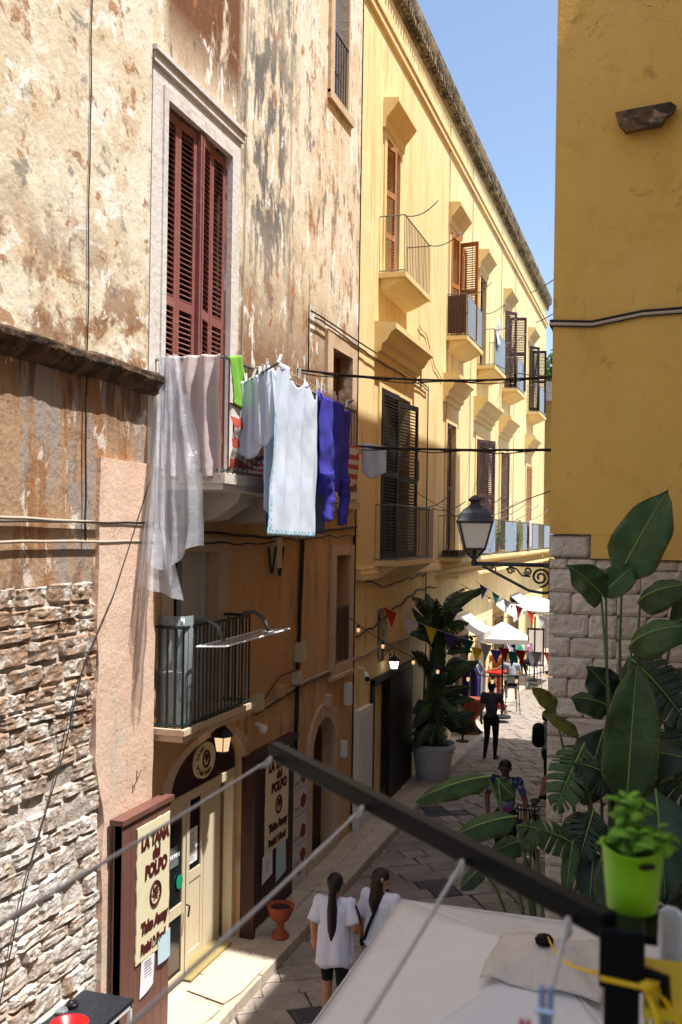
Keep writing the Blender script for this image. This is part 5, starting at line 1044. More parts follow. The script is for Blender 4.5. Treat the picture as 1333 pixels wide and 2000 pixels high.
q = MB(); q.grid(lambda u, v: (lambda p: (p.x, p.y, zp+.045-.145*max(abs(u-.5), abs(v-.5))**1.1*1.6+.014*math.sin(u*11+v*5)*max(abs(u-.5),abs(v-.5))*2+.012*nz(u*6, v*6)))(pa[0].lerp(pa[1],u).lerp(pa[3].lerp(pa[2],u), v)), 26, 26); thick(obj('vent_cap', q, 'canopy_patch', t, True), .004)
b = MB(); b.lathe([(.045,0),(.05,.02),(.035,.04),(0,.05)], (UC.x,UC.y,zp+.045), 12); obj('finial', b, 'bar_black', t)
# ------------------------------------------------------------------ terrace drying frame, ropes, bucket
t = thing('drying_frame', 'dark metal drying frame with grey ropes at the front of the terrace', 'drying frame', (-.06, 1.52, 3.55))
E0, E1 = Vector((-.88, 2.235, 4.575)), Vector((-.062, 1.518, 4.527)); dd = (E1-E0).normalized(); sd_ = Vector((0,0,1)).cross(dd).normalized()
b = MB(); b.obox((E0+E1)/2, dd*((E1-E0).length/2), sd_*.016, Vector((0,0,.019))); beam = obj('beam', b, 'bar_black', t)
md = beam.modifiers.new('edge', 'BEVEL'); md.width = .004; md.segments = 2
PX, PY = -.045, 1.535
b = MB(); b.box(PX-.025, PX+.025, PY-.025, PY+.025, 3.55, 4.475); b.box(PX-.032, PX+.032, PY-.032, PY+.032, 4.44, 4.528); po = obj('post', b, 'bar_black', t); md = po.modifiers.new('edge', 'BEVEL'); md.width = .004; md.segments = 2
b = MB(); b.tube([(PX+.03,PY,4.46),(PX+.06,PY,4.455),(PX+.062,PY,4.41)], .009, 6); obj('clamp', b, 'bar_black', t)
b = MB(); b.box(PX-.03, PX+.05, PY+.03, PY+.185, 4.488, 4.501); obj('bucket_shelf', b, 'bar_black', t)
b = MB(); b.tube([(-1.0,.30,4.57),(.15,.30,4.54)], .02, 8); b.tube([(.15,.30,3.55),(.15,.30,4.54)], .02, 8); b.tube([(-.5,.30,3.55),(-.5,.30,4.55)], .02, 8); obj('rear_bar', b, 'bar_black', t)
for k, xx in enumerate((-.87, -.565, -.32, -.125)):
    f = (xx-E0.x)/(E1.x-E0.x); p = E0.lerp(E1, f); b = MB(); b.tube(sag(p+Vector((0,-.02,-.012)), (xx, .30, 4.555), .012, 16), .0034, 6)
    b.tube([p+Vector((.0,-.03,-.01)), p+Vector((.004,-.06,-.02)), p+Vector((-.002,-.10,-.016))], .0055, 6); obj('rope', b, 'rope_grey', t, True)
def bucket(loc, r, h):
    t = thing('green_bucket', 'small lime green plastic bucket with basil on top of the frame post', 'bucket', loc); L = Vector(loc)
    b = MB(); n = 40; prof = [(.0,.0),(.74*r,.0),(.80*r,.05*h),(.90*r,.5*h),(r,.97*h),(1.05*r,.985*h),(1.05*r,h),(.97*r,h),(.95*r,.9*h),(.86*r,.5*h),(.74*r,.06*h),(0,.05*h)]
    b.lathe(prof, loc, n); b.v = [(x_, y_, z_+(.05*h*((x_-L.x)/r)**2*2 if z_-L.z > .8*h else 0)) for x_, y_, z_ in b.v]; obj('tub', b, 'bucket_green', t, True)
    q = MB(); q.lathe([(0,.80*h),(.93*r,.80*h),(.9*r,.81*h),(0,.84*h)], loc, 18); obj('soil', q, 'soil', t)
    q = MB(); a = R(-62); c = L+Vector((math.cos(a)*r*.985, math.sin(a)*r*.985, .86*h)); tg = Vector((-math.sin(a), math.cos(a), 0)); nn_ = Vector((math.cos(a), math.sin(a), 0)); q.add([c+tg*(.30*r*math.cos(k*math.pi/8))+Vector((0,0,.055*h*math.sin(k*math.pi/8)))+nn_*(.012*r) for k in range(16)], [tuple(range(16))]); thick(obj('handle_slot', q, 'soil', t), .002)
bucket((-.035, 1.665, 4.502), .0485, .098)
t = thing('basil_plant', 'bright green leafy basil plant growing in the lime green bucket', 'plant', (-.035, 1.665, 4.58)); rr = random.Random(31); c0 = Vector((-.035,1.665,4.58))
for k in range(10):
    a = k*2.4+rr.uniform(-.4,.4); ro = rr.uniform(.012,.062); tp = c0+Vector((math.cos(a)*ro, math.sin(a)*ro*.8, lerp(.13,.03,ro/.062)+rr.uniform(-.02,.015))); q = MB(); q.tube([c0+Vector((math.cos(a)*.012, math.sin(a)*.012, -.01)), c0.lerp(tp,.5)+Vector((0,0,.012)), tp], .0016, 5); obj('stem', q, 'stem_green', t)
    for j, fr_ in enumerate((.55,.55,.82,.82,1,1,1)):
        an = a+j*math.pi+(j//2)*1.57+rr.uniform(-.4,.4); L_ = rr.uniform(.022,.036)*(1.25 if fr_ < .9 else .8); ba = c0.lerp(tp, fr_)+Vector((0,0,.01*(1-fr_))); ti = ba+Vector((math.cos(an)*L_, math.sin(an)*L_, rr.uniform(-.016,.012)))
        s_ = (ti-ba).cross(Vector((0,0,1))).normalized(); w_ = L_*.36; q = MB(); q.grid(lambda u, v: tuple(ba.lerp(ti, v)+s_*((u*2-1)*w_*math.sin(math.pi*(v*.93+.04))**.8)+Vector((0,0,.25*L_*math.sin(math.pi*v)-.20*L_*abs(u*2-1)*math.sin(math.pi*v)))), 4, 6); o = obj('leaf', q, 'basil', t, True); thick(o, .0006)
# yellow rope, basket, pegs and towel by the post
b = MB(); b.tube([*sag((UC.x+.02,UC.y,zp+.08),(PX-.03,PY-.02,4.457), .04, 10),(PX-.028,PY-.032,4.455),(PX+.034,PY-.036,4.452),(PX+.05,PY-.05,4.42),(PX+.055,PY-.11,4.33),(PX+.06,PY-.12,4.2)], .0042, 7); b.tube([(PX+.034,PY-.038,4.458),(PX+.05,PY+.0,4.44),(PX+.08,PY-.02,4.40),(PX+.10,PY-.05,4.3)], .004, 7); b.lathe([(.0,-.008),(.010,-.004),(.011,.004),(0,.009)], (PX+.036,PY-.038,4.455), 10)
solo('yellow_rope', b, 'rope_yellow', 'yellow rope tied from the parasol finial to the frame post', 'rope', (PX+.03,PY-.04,4.45), True)
t = thing('yellow_basket', 'ribbed yellow plastic basket at the lower right corner', 'basket', (.04, 1.58, 4.25))
b = MB(); b.box(-.015, .16, 1.515, 1.70, 4.402, 4.415); obj('rim', b, 'yellow_plastic', t); b = MB(); b.box(-.005, .15, 1.525, 1.69, 4.25, 4.26); obj('bottom', b, 'yellow_plastic', t)
sl = MB(); sl.box(-.0025, .0025, -.002, .002, -.07, .07); sm = sl.mesh('basket_slat_shape'); setm(sm, 'yellow_plastic')
for k in range(17): inst('slat', sm, (-.008+k*.0102, 1.52, 4.333), t)
for k in range(17): inst('slat', sm, (-.01, 1.53+k*.0098, 4.333), t)
b = MB(); b.box(-.002, .15, 1.53, 1.69, 4.26, 4.395); obj('liner', b, 'canopy_patch', t)
b = MB(); b.grid(lambda u, v: (lerp(.01,.22,u), 1.72+.015*math.sin(u*17)+.10*v, lerp(4.485,4.26,v)+.012*nz(u*7, v*5)-.02*u), 18, 14); o = solo('draped_towel', b, 'towel_white', 'crumpled off-white towel behind the yellow basket', 'towel', (.1,1.75,4.3), True); thick(o, .01)
b = MB(); b.tube([(.0,1.80,4.455),(.25,1.80,4.455)], .012, 8); b.tube([(.25,1.80,3.55),(.25,1.80,4.455)], .012, 8); b.tube([(.02,1.80,3.55),(.02,1.80,4.455)], .012, 8); solo('terrace_rail', b, 'bar_black', 'thin dark terrace rail that carries the off-white towel', 'rail', (.2,1.8,3.55))
def big_peg(label, loc, m, s, tilt):
    t = thing('line_peg', label, 'clothes peg', loc); L = Vector(loc)
    for sg in (-1, 1):
        b = MB(); b.obox(L+Vector((sg*.0045*s, tilt*.02, .006*s)), (.0036*s,0,0), (0,.006*s,0), (sg*.0012*s, tilt*.01, .032*s)); o = obj('half', b, m, t); md = o.modifiers.new('edge', 'BEVEL'); md.width = .002*s; md.segments = 2
    b = MB(); b.tube([L+Vector((-.011*s,0,.012*s)), L+Vector((.011*s,0,.012*s))], .004*s, 8); obj('spring', b, 'chrome', t)
big_peg('grey blue clothes peg gripping the rope at the bottom edge', (-.122, 1.20, 4.524), 'peg_steel', 1.0, .3)
big_peg('dark red clothes peg beside the grey blue one at the bottom edge', (-.142, 1.17, 4.510), 'peg_red', .7, 0)
# ------------------------------------------------------------------ bar table with bowl and jars by the rubble wall
t = thing('bar_table', 'black topped bar table with white metal legs by the rubble wall', 'table', (-4.45, 7.2, 0))
b = MB(); b.box(-4.70, -4.22, 6.75, 7.56, 1.07, 1.10); obj('table_top', b, 'table_black', t)
for xx in (-4.68, -4.24):
    for yy in (6.77, 7.56-.03): q = MB(); q.box(xx-.015, xx+.015, yy-.015, yy+.015, .0, 1.068); obj('leg', q, 'metal_white', t)
b = MB(); b.box(-4.695, -4.225, 6.755, 7.56-.01, 1.03, 1.069); obj('apron', b, 'metal_white', t)
b = MB(); b.lathe([(.0,.005),(.07,.005),(.12,.04),(.15,.085),(.154,.09),(.143,.085),(.11,.045),(.06,.015),(0,.012)], (-4.40,6.86,1.10), 28); solo('red_bowl', b, 'red_glass', 'glossy red bowl at the near end of the bar table', 'bowl', (-4.4,6.86,1.10), True)
for (yy, xx, m, lb) in ((7.12,-4.64,'jar_glass','clear glass ashtray on the black table against the rubble wall'), (7.25,-4.62,'cctv_dark','small black glass ashtray on the table next to the clear one')):
    b = MB(); b.lathe([(.0,0),(.045,0),(.055,.03),(.045,.045),(.035,.03),(0,.02)], (xx,yy,1.10), 18); solo('ashtray', b, m, lb, 'ashtray', (xx,yy,1.10), True)
# ------------------------------------------------------------------ far street furniture
def umbrella(label, c, h, w, seed):
    t = thing('cafe_umbrella', label, 'parasol', c); c = Vector(c); b = MB(); b.tube([c, c+Vector((0,0,h))], .028, 8); obj('pole', b, 'iron_dark', t)
    cs = [c+(Matrix.Rotation(R(seed), 3, 'Z') @ Vector((sx*w, sy*w, h-.42))) for sx, sy in ((-1,-1),(1,-1),(1,1),(-1,1))]; pk = c+Vector((0,0,h))
    for k in range(4):
        q = MB(); q.grid(lambda u, v: tuple(cs[k].lerp(cs[(k+1)%4], u).lerp(pk, v)), 6, 6); thick(obj('canopy_panel', q, 'umbrella_bright', t), .004)
        q = MB(); q.grid(lambda u, v: tuple(cs[k].lerp(cs[(k+1)%4], u)+Vector((0,0,-.003-.12*v))), 6, 1); thick(obj('valance', q, 'umbrella_bright', t), .004)
    b = MB(); b.lathe([(.0,0),(.25,0),(.25,.05),(.05,.08)], c, 14); obj('base', b, 'iron_dark', t)
umbrella('nearer white cafe umbrella over the far tables', (-4.05, 27.2, SWZ), 2.62, .66, 8)
umbrella('farther white cafe umbrella by the blue arrow sign', (-4.05, 34.5, SWZ), 2.9, 1.2, -6)
def stanchion(label, loc):
    t = thing('barrier_post', label, 'barrier', loc); b = MB(); b.lathe([(0,0),(.16,0),(.16,.02),(.03,.04)], loc, 18); obj('base', b, 'iron_dark', t); b = MB(); L = Vector(loc); b.tube([L+Vector((0,0,.03)), L+Vector((0,0,.92))], .028, 10); b.lathe([(.035,.92),(.04,.95),(.02,1.0),(0,1.01)], loc, 10); obj('post', b, 'iron_dark', t)
stanchion('black barrier post on the lit sidewalk right of the white pot', (-4.46, 23.7, SWZ+.006)); stanchion('black barrier post just behind the white pot', (-4.62, 21.9, SWZ+.006))
t = thing('arrow_sign', 'round blue road sign with white arrow on the far yellow wall', 'road sign', (-4.55, 43.2, 2.0))
b = MB(); n = 24; b.add([(-4.58+.30*math.cos(a*2*math.pi/n), 42.9, 2.05+.30*math.sin(a*2*math.pi/n)) for a in range(n)]+[(-4.58+.30*math.cos(a*2*math.pi/n), 42.93, 2.05+.30*math.sin(a*2*math.pi/n)) for a in range(n)], [tuple(range(n)), tuple(range(n,2*n))]+[(i,(i+1)%n,n+(i+1)%n,n+i) for i in range(n)]); obj('disc', b, 'sign_blue', t)
b = MB(); b.box(-4.62, -4.40, 42.88, 42.896, 2.02, 2.08); b.add([(-4.60,42.88,2.20),(-4.60,42.88,1.90),(-4.78,42.88,2.05),(-4.60,42.896,2.20),(-4.60,42.896,1.90),(-4.78,42.896,2.05)], [(0,1,2),(3,4,5),(0,1,4,3),(1,2,5,4),(2,0,3,5)]); obj('arrow', b, 'sign_white', t)
b = MB(); b.tube([(-4.58,42.97,.1),(-4.58,42.97,2.35)], .03, 8); obj('post', b, 'iron_grey', t)
def bar_chair(label, loc, rz, m='iron_grey', sh=.74):
    t = thing('bar_chair', label, 'chair', loc); t.rotation_euler = (0,0,rz); OFF[t] = Vector((0,0,0))
    def add(nm, b): return obj(nm, b, m, t)
    for sx in (-1, 1):
        for sy in (-1, 1): b = MB(); b.tube([(sx*.22, sy*.22, 0), (sx*.17, sy*.17, sh)], .014, 6); add('leg', b)
    b = MB(); b.box(-.19, .19, -.19, .19, sh, sh+.03); add('seat', b)
    for sx in (-1, 1): b = MB(); b.tube([(sx*.17, -.18, sh), (sx*.17, -.22, sh+.42)], .013, 6); add('back_post', b)
    b = MB(); b.box(-.17, .17, -.225, -.205, sh+.16, sh+.40); add('backrest', b)
    b = MB(); b.tube([(-.2,.2,.28),(.2,.2,.28),(.2,-.2,.28),(-.2,-.2,.28),(-.2,.2,.28)], .010, 6); add('footrest', b)
bar_chair('grey metal bar chair under the person in white', (-4.0, 28.6, 0), R(20), sh=.74)
bar_chair('grey bar chair under the man in pink', (-3.95, 33.4, 0), R(80), sh=.78)
bar_chair('grey metal bar chair under the woman in the patterned shirt', (-4.62, 29.9, SWZ+.006), R(170), sh=.7)
t = thing('red_table', 'round red bar table under the nearer white umbrella', 'table', (-4.42, 28.9, SWZ)); b = MB(); b.lathe([(0,0),(.28,0),(.28,.02),(.05,.06),(.05,.98),(0,.98)], (-4.42,28.9,SWZ+.006), 16); obj('stem', b, 'red_paint', t); b = MB(); b.lathe([(0,.98),(.36,.98),(.37,1.0),(.36,1.02),(0,1.02)], (-4.42,28.9,SWZ+.006), 24); obj('table_top', b, 'red_paint', t)
t = thing('easel_board', 'white framed menu board standing beyond the far tables', 'menu board', (-4.3, 37, 0)); b = MB(); b.box(-4.62, -4.0, 37, 37.04, .3, 1.7); obj('board', b, 'sign_dark', t); b = MB(); b.box(-4.56, -4.06, 36.985, 36.999, .38, 1.62); obj('sheet', b, 'paper', t); b = MB(); b.tube([(-4.6,37.05,.3),(-4.6,37.2,0)], .02, 6); b.tube([(-4.02,37.05,.3),(-4.02,37.2,0)], .02, 6); obj('feet', b, 'sign_dark', t)
# potted plants and laundry on the long balcony
def pot_plant(label, loc, m, seed, h=.5):
    t = thing('balcony_plant', label, 'plant', loc); b = MB(); b.lathe([(0,0),(.09,0),(.13,.22),(.145,.22),(.145,.26),(.12,.26),(.11,.22)], loc, 14); obj('pot', b, 'terracotta', t); rr = random.Random(seed); q = MB(); c = Vector(loc)+Vector((0,0,.24))
    for k in range(120):
        v = Vector((rr.gauss(0,.11), rr.gauss(0,.13), abs(rr.gauss(0,h*.5)))); a = Vector((rr.uniform(-1,1), rr.uniform(-1,1), rr.uniform(-.4,1))).normalized(); d = a.orthogonal().normalized(); s_ = rr.uniform(.04,.08); p = c+v; q.add([p-a*s_, p+d*s_*.4, p+a*s_, p-d*s_*.4], [(0,1,2,3)])
    q.tube([c-Vector((0,0,.02)), c+Vector((0,0,h))], .012, 5); obj('foliage', q, m, t)
pot_plant('leafy potted plant on the long balcony left of the blue panels', (XB+.36, 28.3, 4.565), 'tree_foliage', 1, .6); pot_plant('yellow green plant above the lantern on the long balcony', (XB+.3, 25.6, 5.0), 'leaf_old', 2, .45); pot_plant('small potted plant by the grey cloth on the long balcony', (XB+.36, 32.4, 4.565), 'tree_foliage', 3, .6)
b = MB(); b.box(XB+.1, XB+.5, 25.3, 25.9, 4.562, 5.0); solo('plant_stand', b, 'brown_shutter', 'brown wooden stand on the long balcony behind the lantern', 'stand', (XB+.3,25.6,4.562))
cloth('grey_cloth', lambda u, v: (XB+.58+.03*math.sin(v*4), lerp(31.4,32.0,u)+.1*math.sin(v*3), 5.58-v*1.0), 8, 12, 'stem_green', 'olive green cloth hung over the long balcony rail', base=(XB+.58,31.7,4.6))
cloth('checked_cloth', lambda u, v: (XB+.60+folds(u, v, 2, .03, 2), lerp(33.9,34.6,u), 5.60-v*.95), 10, 12, 'cloth_rose', 'pale pink garment hung over the long balcony rail', base=(XB+.6,34.2,4.6))
b = MB(); b.box(XB+.06, XB+.44, 22.45, 23.3, 4.562, 4.72); b.box(XB+.09, XB+.41, 22.5, 23.25, 4.72, 4.73); solo('window_box', b, 'wood_dark', 'dark red planter box at the near end of the long balcony', 'planter', (XB+.2,22.9,4.562))
cloth('white_cloth', lambda u, v: (XB+.52+.02*math.sin(v*9), lerp(27.0,27.5,u), 11.0-v*.75), 8, 10, 'cloth_white', 'white cloth on the third upper balcony of the yellow house', base=(XB+.5,27.2,10.3))
# ------------------------------------------------------------------ people
def capsule(mb, p0, r0, p1, r1, n=12, sx=1.0, sax=None):
    p0, p1 = Vector(p0), Vector(p1); d = p1-p0; L = d.length; d = d.normalized() if L > 1e-6 else Vector((0,0,1))
    a = (Vector(sax)-d*Vector(sax).dot(d)).normalized() if sax else d.orthogonal().normalized(); bb = d.cross(a); vs = []; rows = []
    for k in range(5): t = -math.pi/2+k*math.pi/8; rows.append((p0+d*(r0*math.sin(t)), max(r0*math.cos(t), .0015)))
    for k in range(1, 6): t = (k-1)*math.pi/8; rows.append((p1+d*(r1*math.sin(t)), max(r1*math.cos(t), .0015)))
    for c, r in rows: vs += [c+a*(r*sx*math.cos(2*math.pi*k/n))+bb*(r*math.sin(2*math.pi*k/n)) for k in range(n)]
    fs = [(i*n+k, i*n+(k+1)%n, (i+1)*n+(k+1)%n, (i+1)*n+k) for i in range(len(rows)-1) for k in range(n)]+[tuple(range(n-1,-1,-1)), tuple((len(rows)-1)*n+k for k in range(n))]
    mb.add(vs, fs)
def remeshed(name, mb, voxel, smooth_it=3):
    me = mb.mesh(name); o = bpy.data.objects.new(name, me); COL.objects.link(o)
    m = o.modifiers.new('r', 'REMESH'); m.mode = 'VOXEL'; m.voxel_size = voxel
    s = o.modifiers.new('s', 'SMOOTH'); s.factor = .5; s.iterations = smooth_it
    dg = bpy.context.evaluated_depsgraph_get(); dg.update(); out = bpy.data.meshes.new_from_object(o.evaluated_get(dg)); bpy.data.objects.remove(o); out.shade_smooth(); return out
def person(label, loc, rz, h, J, cols, voxel=.014, hair='short', hairm='hair_dark', extra=None, look=(0,0)):
    """J overrides joints in units of body height (x right, y forward, z up); cols: body region -> material"""
    D = dict(hipL=(-.052,0,.515), hipR=(.052,0,.515), kneeL=(-.056,.012,.285), kneeR=(.056,.012,.285), ankL=(-.056,-.012,.05), ankR=(.056,-.012,.05), toeL=(-.066,.075,.018), toeR=(.066,.075,.018),
        shL=(-.105,0,.815), shR=(.105,0,.815), elL=(-.135,-.015,.645), elR=(.135,-.015,.645), wrL=(-.140,.03,.495), wrR=(.140,.03,.495), pel=(0,0,.535), waist=(0,.0,.62), chest=(0,.0,.755), neck=(0,-.005,.845), head=(0,.008,.925))
    D.update(J); K = {k: Vector(v)*h for k, v in D.items()}
    t = thing('person', label, 'person', loc); t.rotation_euler = (0,0,rz); OFF[t] = Vector((0,0,0))
    caps = []
    def c(reg, a, ra, b_, rb, **k): caps.append((reg, a, ra*h, b_, rb*h, k))
    up_ = (K['chest']-K['pel']).normalized(); side_ = (K['shR']-K['shL']).normalized(); fw = up_.cross(side_)*-1
    fw = side_.cross(up_)*-1 if False else up_.cross(side_)
    c('hips', K['pel']-side_*.022*h, .062, K['pel']+side_*.022*h, .062); c('top', K['pel'].lerp(K['waist'],.3), .060, K['waist'], .058, sx=1.25, sax=side_); c('top', K['waist'], .058, K['chest'], .066, sx=1.35, sax=side_)
    c('top', K['shL'].lerp(K['chest'],.25), .046, K['shR'].lerp(K['chest'],.25), .046); c('skin', K['chest'].lerp(K['neck'],.75), .034, K['head']-up_*.02*h, .032)
    hd = K['head']; R_ = Matrix.Rotation(look[0], 3, up_) ; hf = (R_ @ fw).normalized(); hs = (R_ @ side_).normalized(); hu = (up_+hf*look[1]).normalized(); hf = (hf-hu*hf.dot(hu)).normalized()
    c('skin', hd+hu*.012*h-hf*.006*h, .052, hd+hu*.016*h, .050, sx=1.0); c('skin', hd-hu*.025*h+hf*.014*h, .036, hd-hu*.038*h+hf*.020*h, .026)
    c('skin', hd+hf*.046*h+hu*.004*h, .009, hd+hf*.058*h-hu*.012*h, .010)
    for sg in (-1, 1): c('skin', hd+hs*sg*.049*h-hu*.002*h, .011, hd+hs*sg*.051*h+hu*.010*h, .012)
    for s_ in 'LR':
        sh, el, wr = K['sh'+s_], K['el'+s_], K['wr'+s_]; c('top', sh, .038, sh.lerp(el,.55), .031); c('arm', sh.lerp(el,.55), .028, el, .024); c('arm', el, .024, wr, .017)
        d = (wr-el).normalized(); pd = hs if abs(d.dot(side_)) < .8 else fw; kn = wr+d*.045*h; c('arm', wr, .016, kn, .020, sx=.6, sax=pd.cross(d))
        nn_ = pd.cross(d).normalized(); pr = nn_.cross(d).normalized()
        for q, (off, ln) in enumerate(((-.015,.036),(-.005,.042),(.005,.040),(.015,.032))):
            p0 = kn+pr*off*h; p1 = p0+d*ln*h*.55; p2 = p1+(d*.8+fw*.35).normalized()*ln*h*.5; c('arm', p0, .0062, p1, .0056); c('arm', p1, .0056, p2, .0048)
        c('arm', wr+d*.012*h+pr*.016*h, .0075, wr+d*.030*h+pr*.030*h+fw*.01*h, .0062)
        hp, kn_, an, to = K['hip'+s_], K['knee'+s_], K['ank'+s_], K['toe'+s_]; c('thigh', hp, .056, kn_, .037); c('calf', kn_, .036, kn_.lerp(an,.35), .035); c('calf', kn_.lerp(an,.35), .035, an, .022); c('shoe', an-Vector((0,0,.012*h)), .024, to, .019); c('shoe', an-Vector((0,0,.03*h))-(to-an).normalized()*.012*h, .020, an-Vector((0,0,.02*h)), .022)
    mb = MB()
    for reg, a, ra, b_, rb, k in caps: capsule(mb, a, ra, b_, rb, 12, **k)
    me = remeshed('person_body', mb, voxel); regs = list(dict.fromkeys(cols.values())); setm(me, regs)
    def near(p):
        best = 1e9; rg = 'top'
        for reg, a, ra, b_, rb, k in caps:
            ab = b_-a; u = max(0, min(1, (p-a).dot(ab)/max(ab.length_squared, 1e-9))); dd_ = (p-a-ab*u).length-lerp(ra, rb, u)*(k.get('sx', 1)*.5+.5)
            if dd_ < best: best = dd_; rg = reg
        return rg
    vreg = [near(v.co) for v in me.vertices]
    for p in me.polygons: p.material_index = regs.index(cols[vreg[p.vertices[0]]])
    o = bpy.data.objects.new('body', me); COL.objects.link(o); o.parent = t; OFF[o] = Vector((0,0,0))
    # eyes, brows and mouth
    b = MB()
    for sg in (-1, 1): capsule(b, hd+hf*.047*h+hs*sg*.019*h+hu*.012*h, .005*h, hd+hf*.0475*h+hs*sg*.021*h+hu*.012*h, .005*h, 8); capsule(b, hd+hf*.049*h+hs*sg*.012*h+hu*.024*h, .0025*h, hd+hf*.046*h+hs*sg*.030*h+hu*.023*h, .002*h, 6)
    capsule(b, hd+hf*.048*h-hs*.012*h-hu*.034*h, .003*h, hd+hf*.048*h+hs*.012*h-hu*.034*h, .003*h, 6); obj('facial_features', b, 'hair_dark', t, kind='stuff')
    hb = MB()
    capsule(hb, hd+hu*.018*h-hf*.012*h, .055*h, hd+hu*.022*h-hf*.002*h, .053*h, 16); capsule(hb, hd-hu*.012*h-hf*.022*h, .044*h, hd+hu*.01*h-hf*.02*h, .050*h, 14)
    if hair == 'pony':
        b0 = hd-hf*.062*h+hu*.0*h; P = [b0, b0-hf*.016*h-hu*.04*h, b0-hf*.012*h-hu*.15*h, b0-hf*.006*h-hu*.27*h, b0-hf*.0*h-hu*.36*h]
        for i, (ra, rb) in enumerate(((.018,.026),(.026,.034),(.034,.032),(.032,.012))): capsule(hb, P[i], ra*h, P[i+1], rb*h, 12)
    if hair == 'long':
        for off, ln in ((-.036,.20),(-.012,.235),(.014,.23),(.036,.19)):
            b0 = hd-hf*.030*h+hs*off*h-hu*.01*h; capsule(hb, b0, .036*h, b0-hu*ln*.6*h-hf*.022*h+hs*off*.3*h, .034*h, 10); capsule(hb, b0-hu*ln*.6*h-hf*.022*h+hs*off*.3*h, .034*h, b0-hu*ln*h-hf*.024*h+hs*off*.3*h, .012*h, 10)
        for sg in (-1, 1): capsule(hb, hd+hs*sg*.042*h+hu*.01*h-hf*.01*h, .018*h, hd+hs*sg*.046*h-hu*.11*h-hf*.004*h, .016*h, 8)
    if hair == 'bun': capsule(hb, hd+hu*.06*h-hf*.04*h, .022*h, hd+hu*.065*h-hf*.042*h, .022*h, 10)
    hm = remeshed('hair', hb, max(.010, voxel*.8), 2); setm(hm, hairm); ho = bpy.data.objects.new('hair', hm); COL.objects.link(ho); ho.parent = t; OFF[ho] = Vector((0,0,0))
    if hair == 'short' or hair == 'bun': ho.location = -hf*.006*h
    if extra: extra(t, K, h, fw, side_, up_)
    return t
def loose_tee(m, length=.40, wide=1.0, trim=None):
    def f(t, K, h, fw, sd_, up_):
        b = MB(); sh = (K['shL']+K['shR'])/2; rows = [(0.012,.062,.036),(-.012,.122,.052),(-.05,.128,.070),(-.14,.112,.074),(-.24,.118,.080),(-length,.128,.086)]
        n = 28
        def P(u, v):
            q = v*(len(rows)-1); i = min(len(rows)-2, int(q)); f_ = q-i; z_ = lerp(rows[i][0], rows[i+1][0], f_); a_ = lerp(rows[i][1], rows[i+1][1], f_)*wide; c_ = lerp(rows[i][2], rows[i+1][2], f_)*wide; an = u*2*math.pi
            fl = 1+.07*v*math.sin(an*5+1)+.04*v*math.sin(an*9); fl += .10*v*nz(math.cos(an)*2.2, math.sin(an)*2.2, v*2.5)+.05*nz(math.cos(an)*5, math.sin(an)*5, v*7); return tuple(sh+sd_*(a_*fl*math.cos(an)*h)+fw*(c_*fl*math.sin(an)*h)+Vector((0,0,z_*h+.012*h*v*math.sin(an*4))))
        b.grid(P, 44, 26)
        for s_ in 'LR':
            s0, e0 = K['sh'+s_]+(sh-K['sh'+s_])*.12, K['el'+s_]; d = (e0-s0); x_ = d.normalized().orthogonal().normalized(); y_ = d.normalized().cross(x_)
            b.grid(lambda u, v: tuple(s0+d*(v*.82)+(x_*math.cos(u*2*math.pi)+y_*math.sin(u*2*math.pi))*(lerp(.040,.052,v)*wide*h*(1+.05*math.sin(u*19)))), 16, 6)
        thick(obj('tee_shirt', b, m, t, True), .006)
    return f
walkL = dict(kneeL=(-.056,.055,.29), ankL=(-.056,.02,.06), toeL=(-.06,.105,.03), kneeR=(.056,-.01,.29), ankR=(.056,-.075,.065), toeR=(.06,.005,.022))
shorts = dict(top='tee_white', hips='black_cloth', thigh='black_cloth', calf='skin_tan', arm='skin_tan', skin='skin_tan', shoe='shoe_white')
def g1x(t, K, h, fw, sd_, up_):
    loose_tee('tee_white', .40, .93)(t, K, h, fw, sd_, up_); b = MB(); b.grid(lambda u, v: tuple(K['shR']+Vector((0,0,.035*h))*(1-v)+(K['elR']-K['shR'])*(v*.8)+sd_*(.048*h*math.sin(v*1.57+.2))+fw*lerp(-.012,.008,u)*h-up_*.0), 2, 10); thick(obj('sleeve_stripe', b, 'black_cloth', t), .008)
person('young woman with long black ponytail, loose white T-shirt and black shorts seen from behind', (-3.14, 9.76, .006), R(4), 1.59, dict(walkL, elL=(-.135,-.02,.66), elR=(.135,-.02,.66), wrL=(-.14,.02,.55), wrR=(.12,.09,.60)), shorts, .0095, 'pony', 'hair_dark', g1x)
def g2x(t, K, h, fw, sd_, up_):
    loose_tee('tee_white', .30, .88)(t, K, h, fw, sd_, up_); b = MB()
    a_ = K['shR']*.62+K['shL']*.38+Vector((0,0,.03*h)); P = [a_+fw*.05*h, a_-fw*.03*h, a_.lerp(K['hipL'],.3)-fw*.085*h, a_.lerp(K['hipL'],.65)-fw*.09*h-sd_*.02*h, K['hipL']-sd_*.045*h-fw*.05*h]
    for i in range(len(P)-1): d = (P[i+1]-P[i]); b.obox((P[i]+P[i+1])/2, d/2*1.03, d.cross(fw).normalized()*.010*h if abs(d.normalized().dot(fw)) < .9 else sd_*.01*h, d.cross(d.cross(fw)).normalized()*.003*h if abs(d.normalized().dot(fw)) < .9 else up_*.003*h)
    obj('bag_strap', b, 'black_cloth', t); b = MB(); capsule(b, K['hipL']-sd_*.06*h-fw*.03*h, .035*h, K['hipL']-sd_*.065*h+fw*.06*h, .035*h, 10, .5, sd_); obj('shoulder_bag', b, 'black_cloth', t, True)
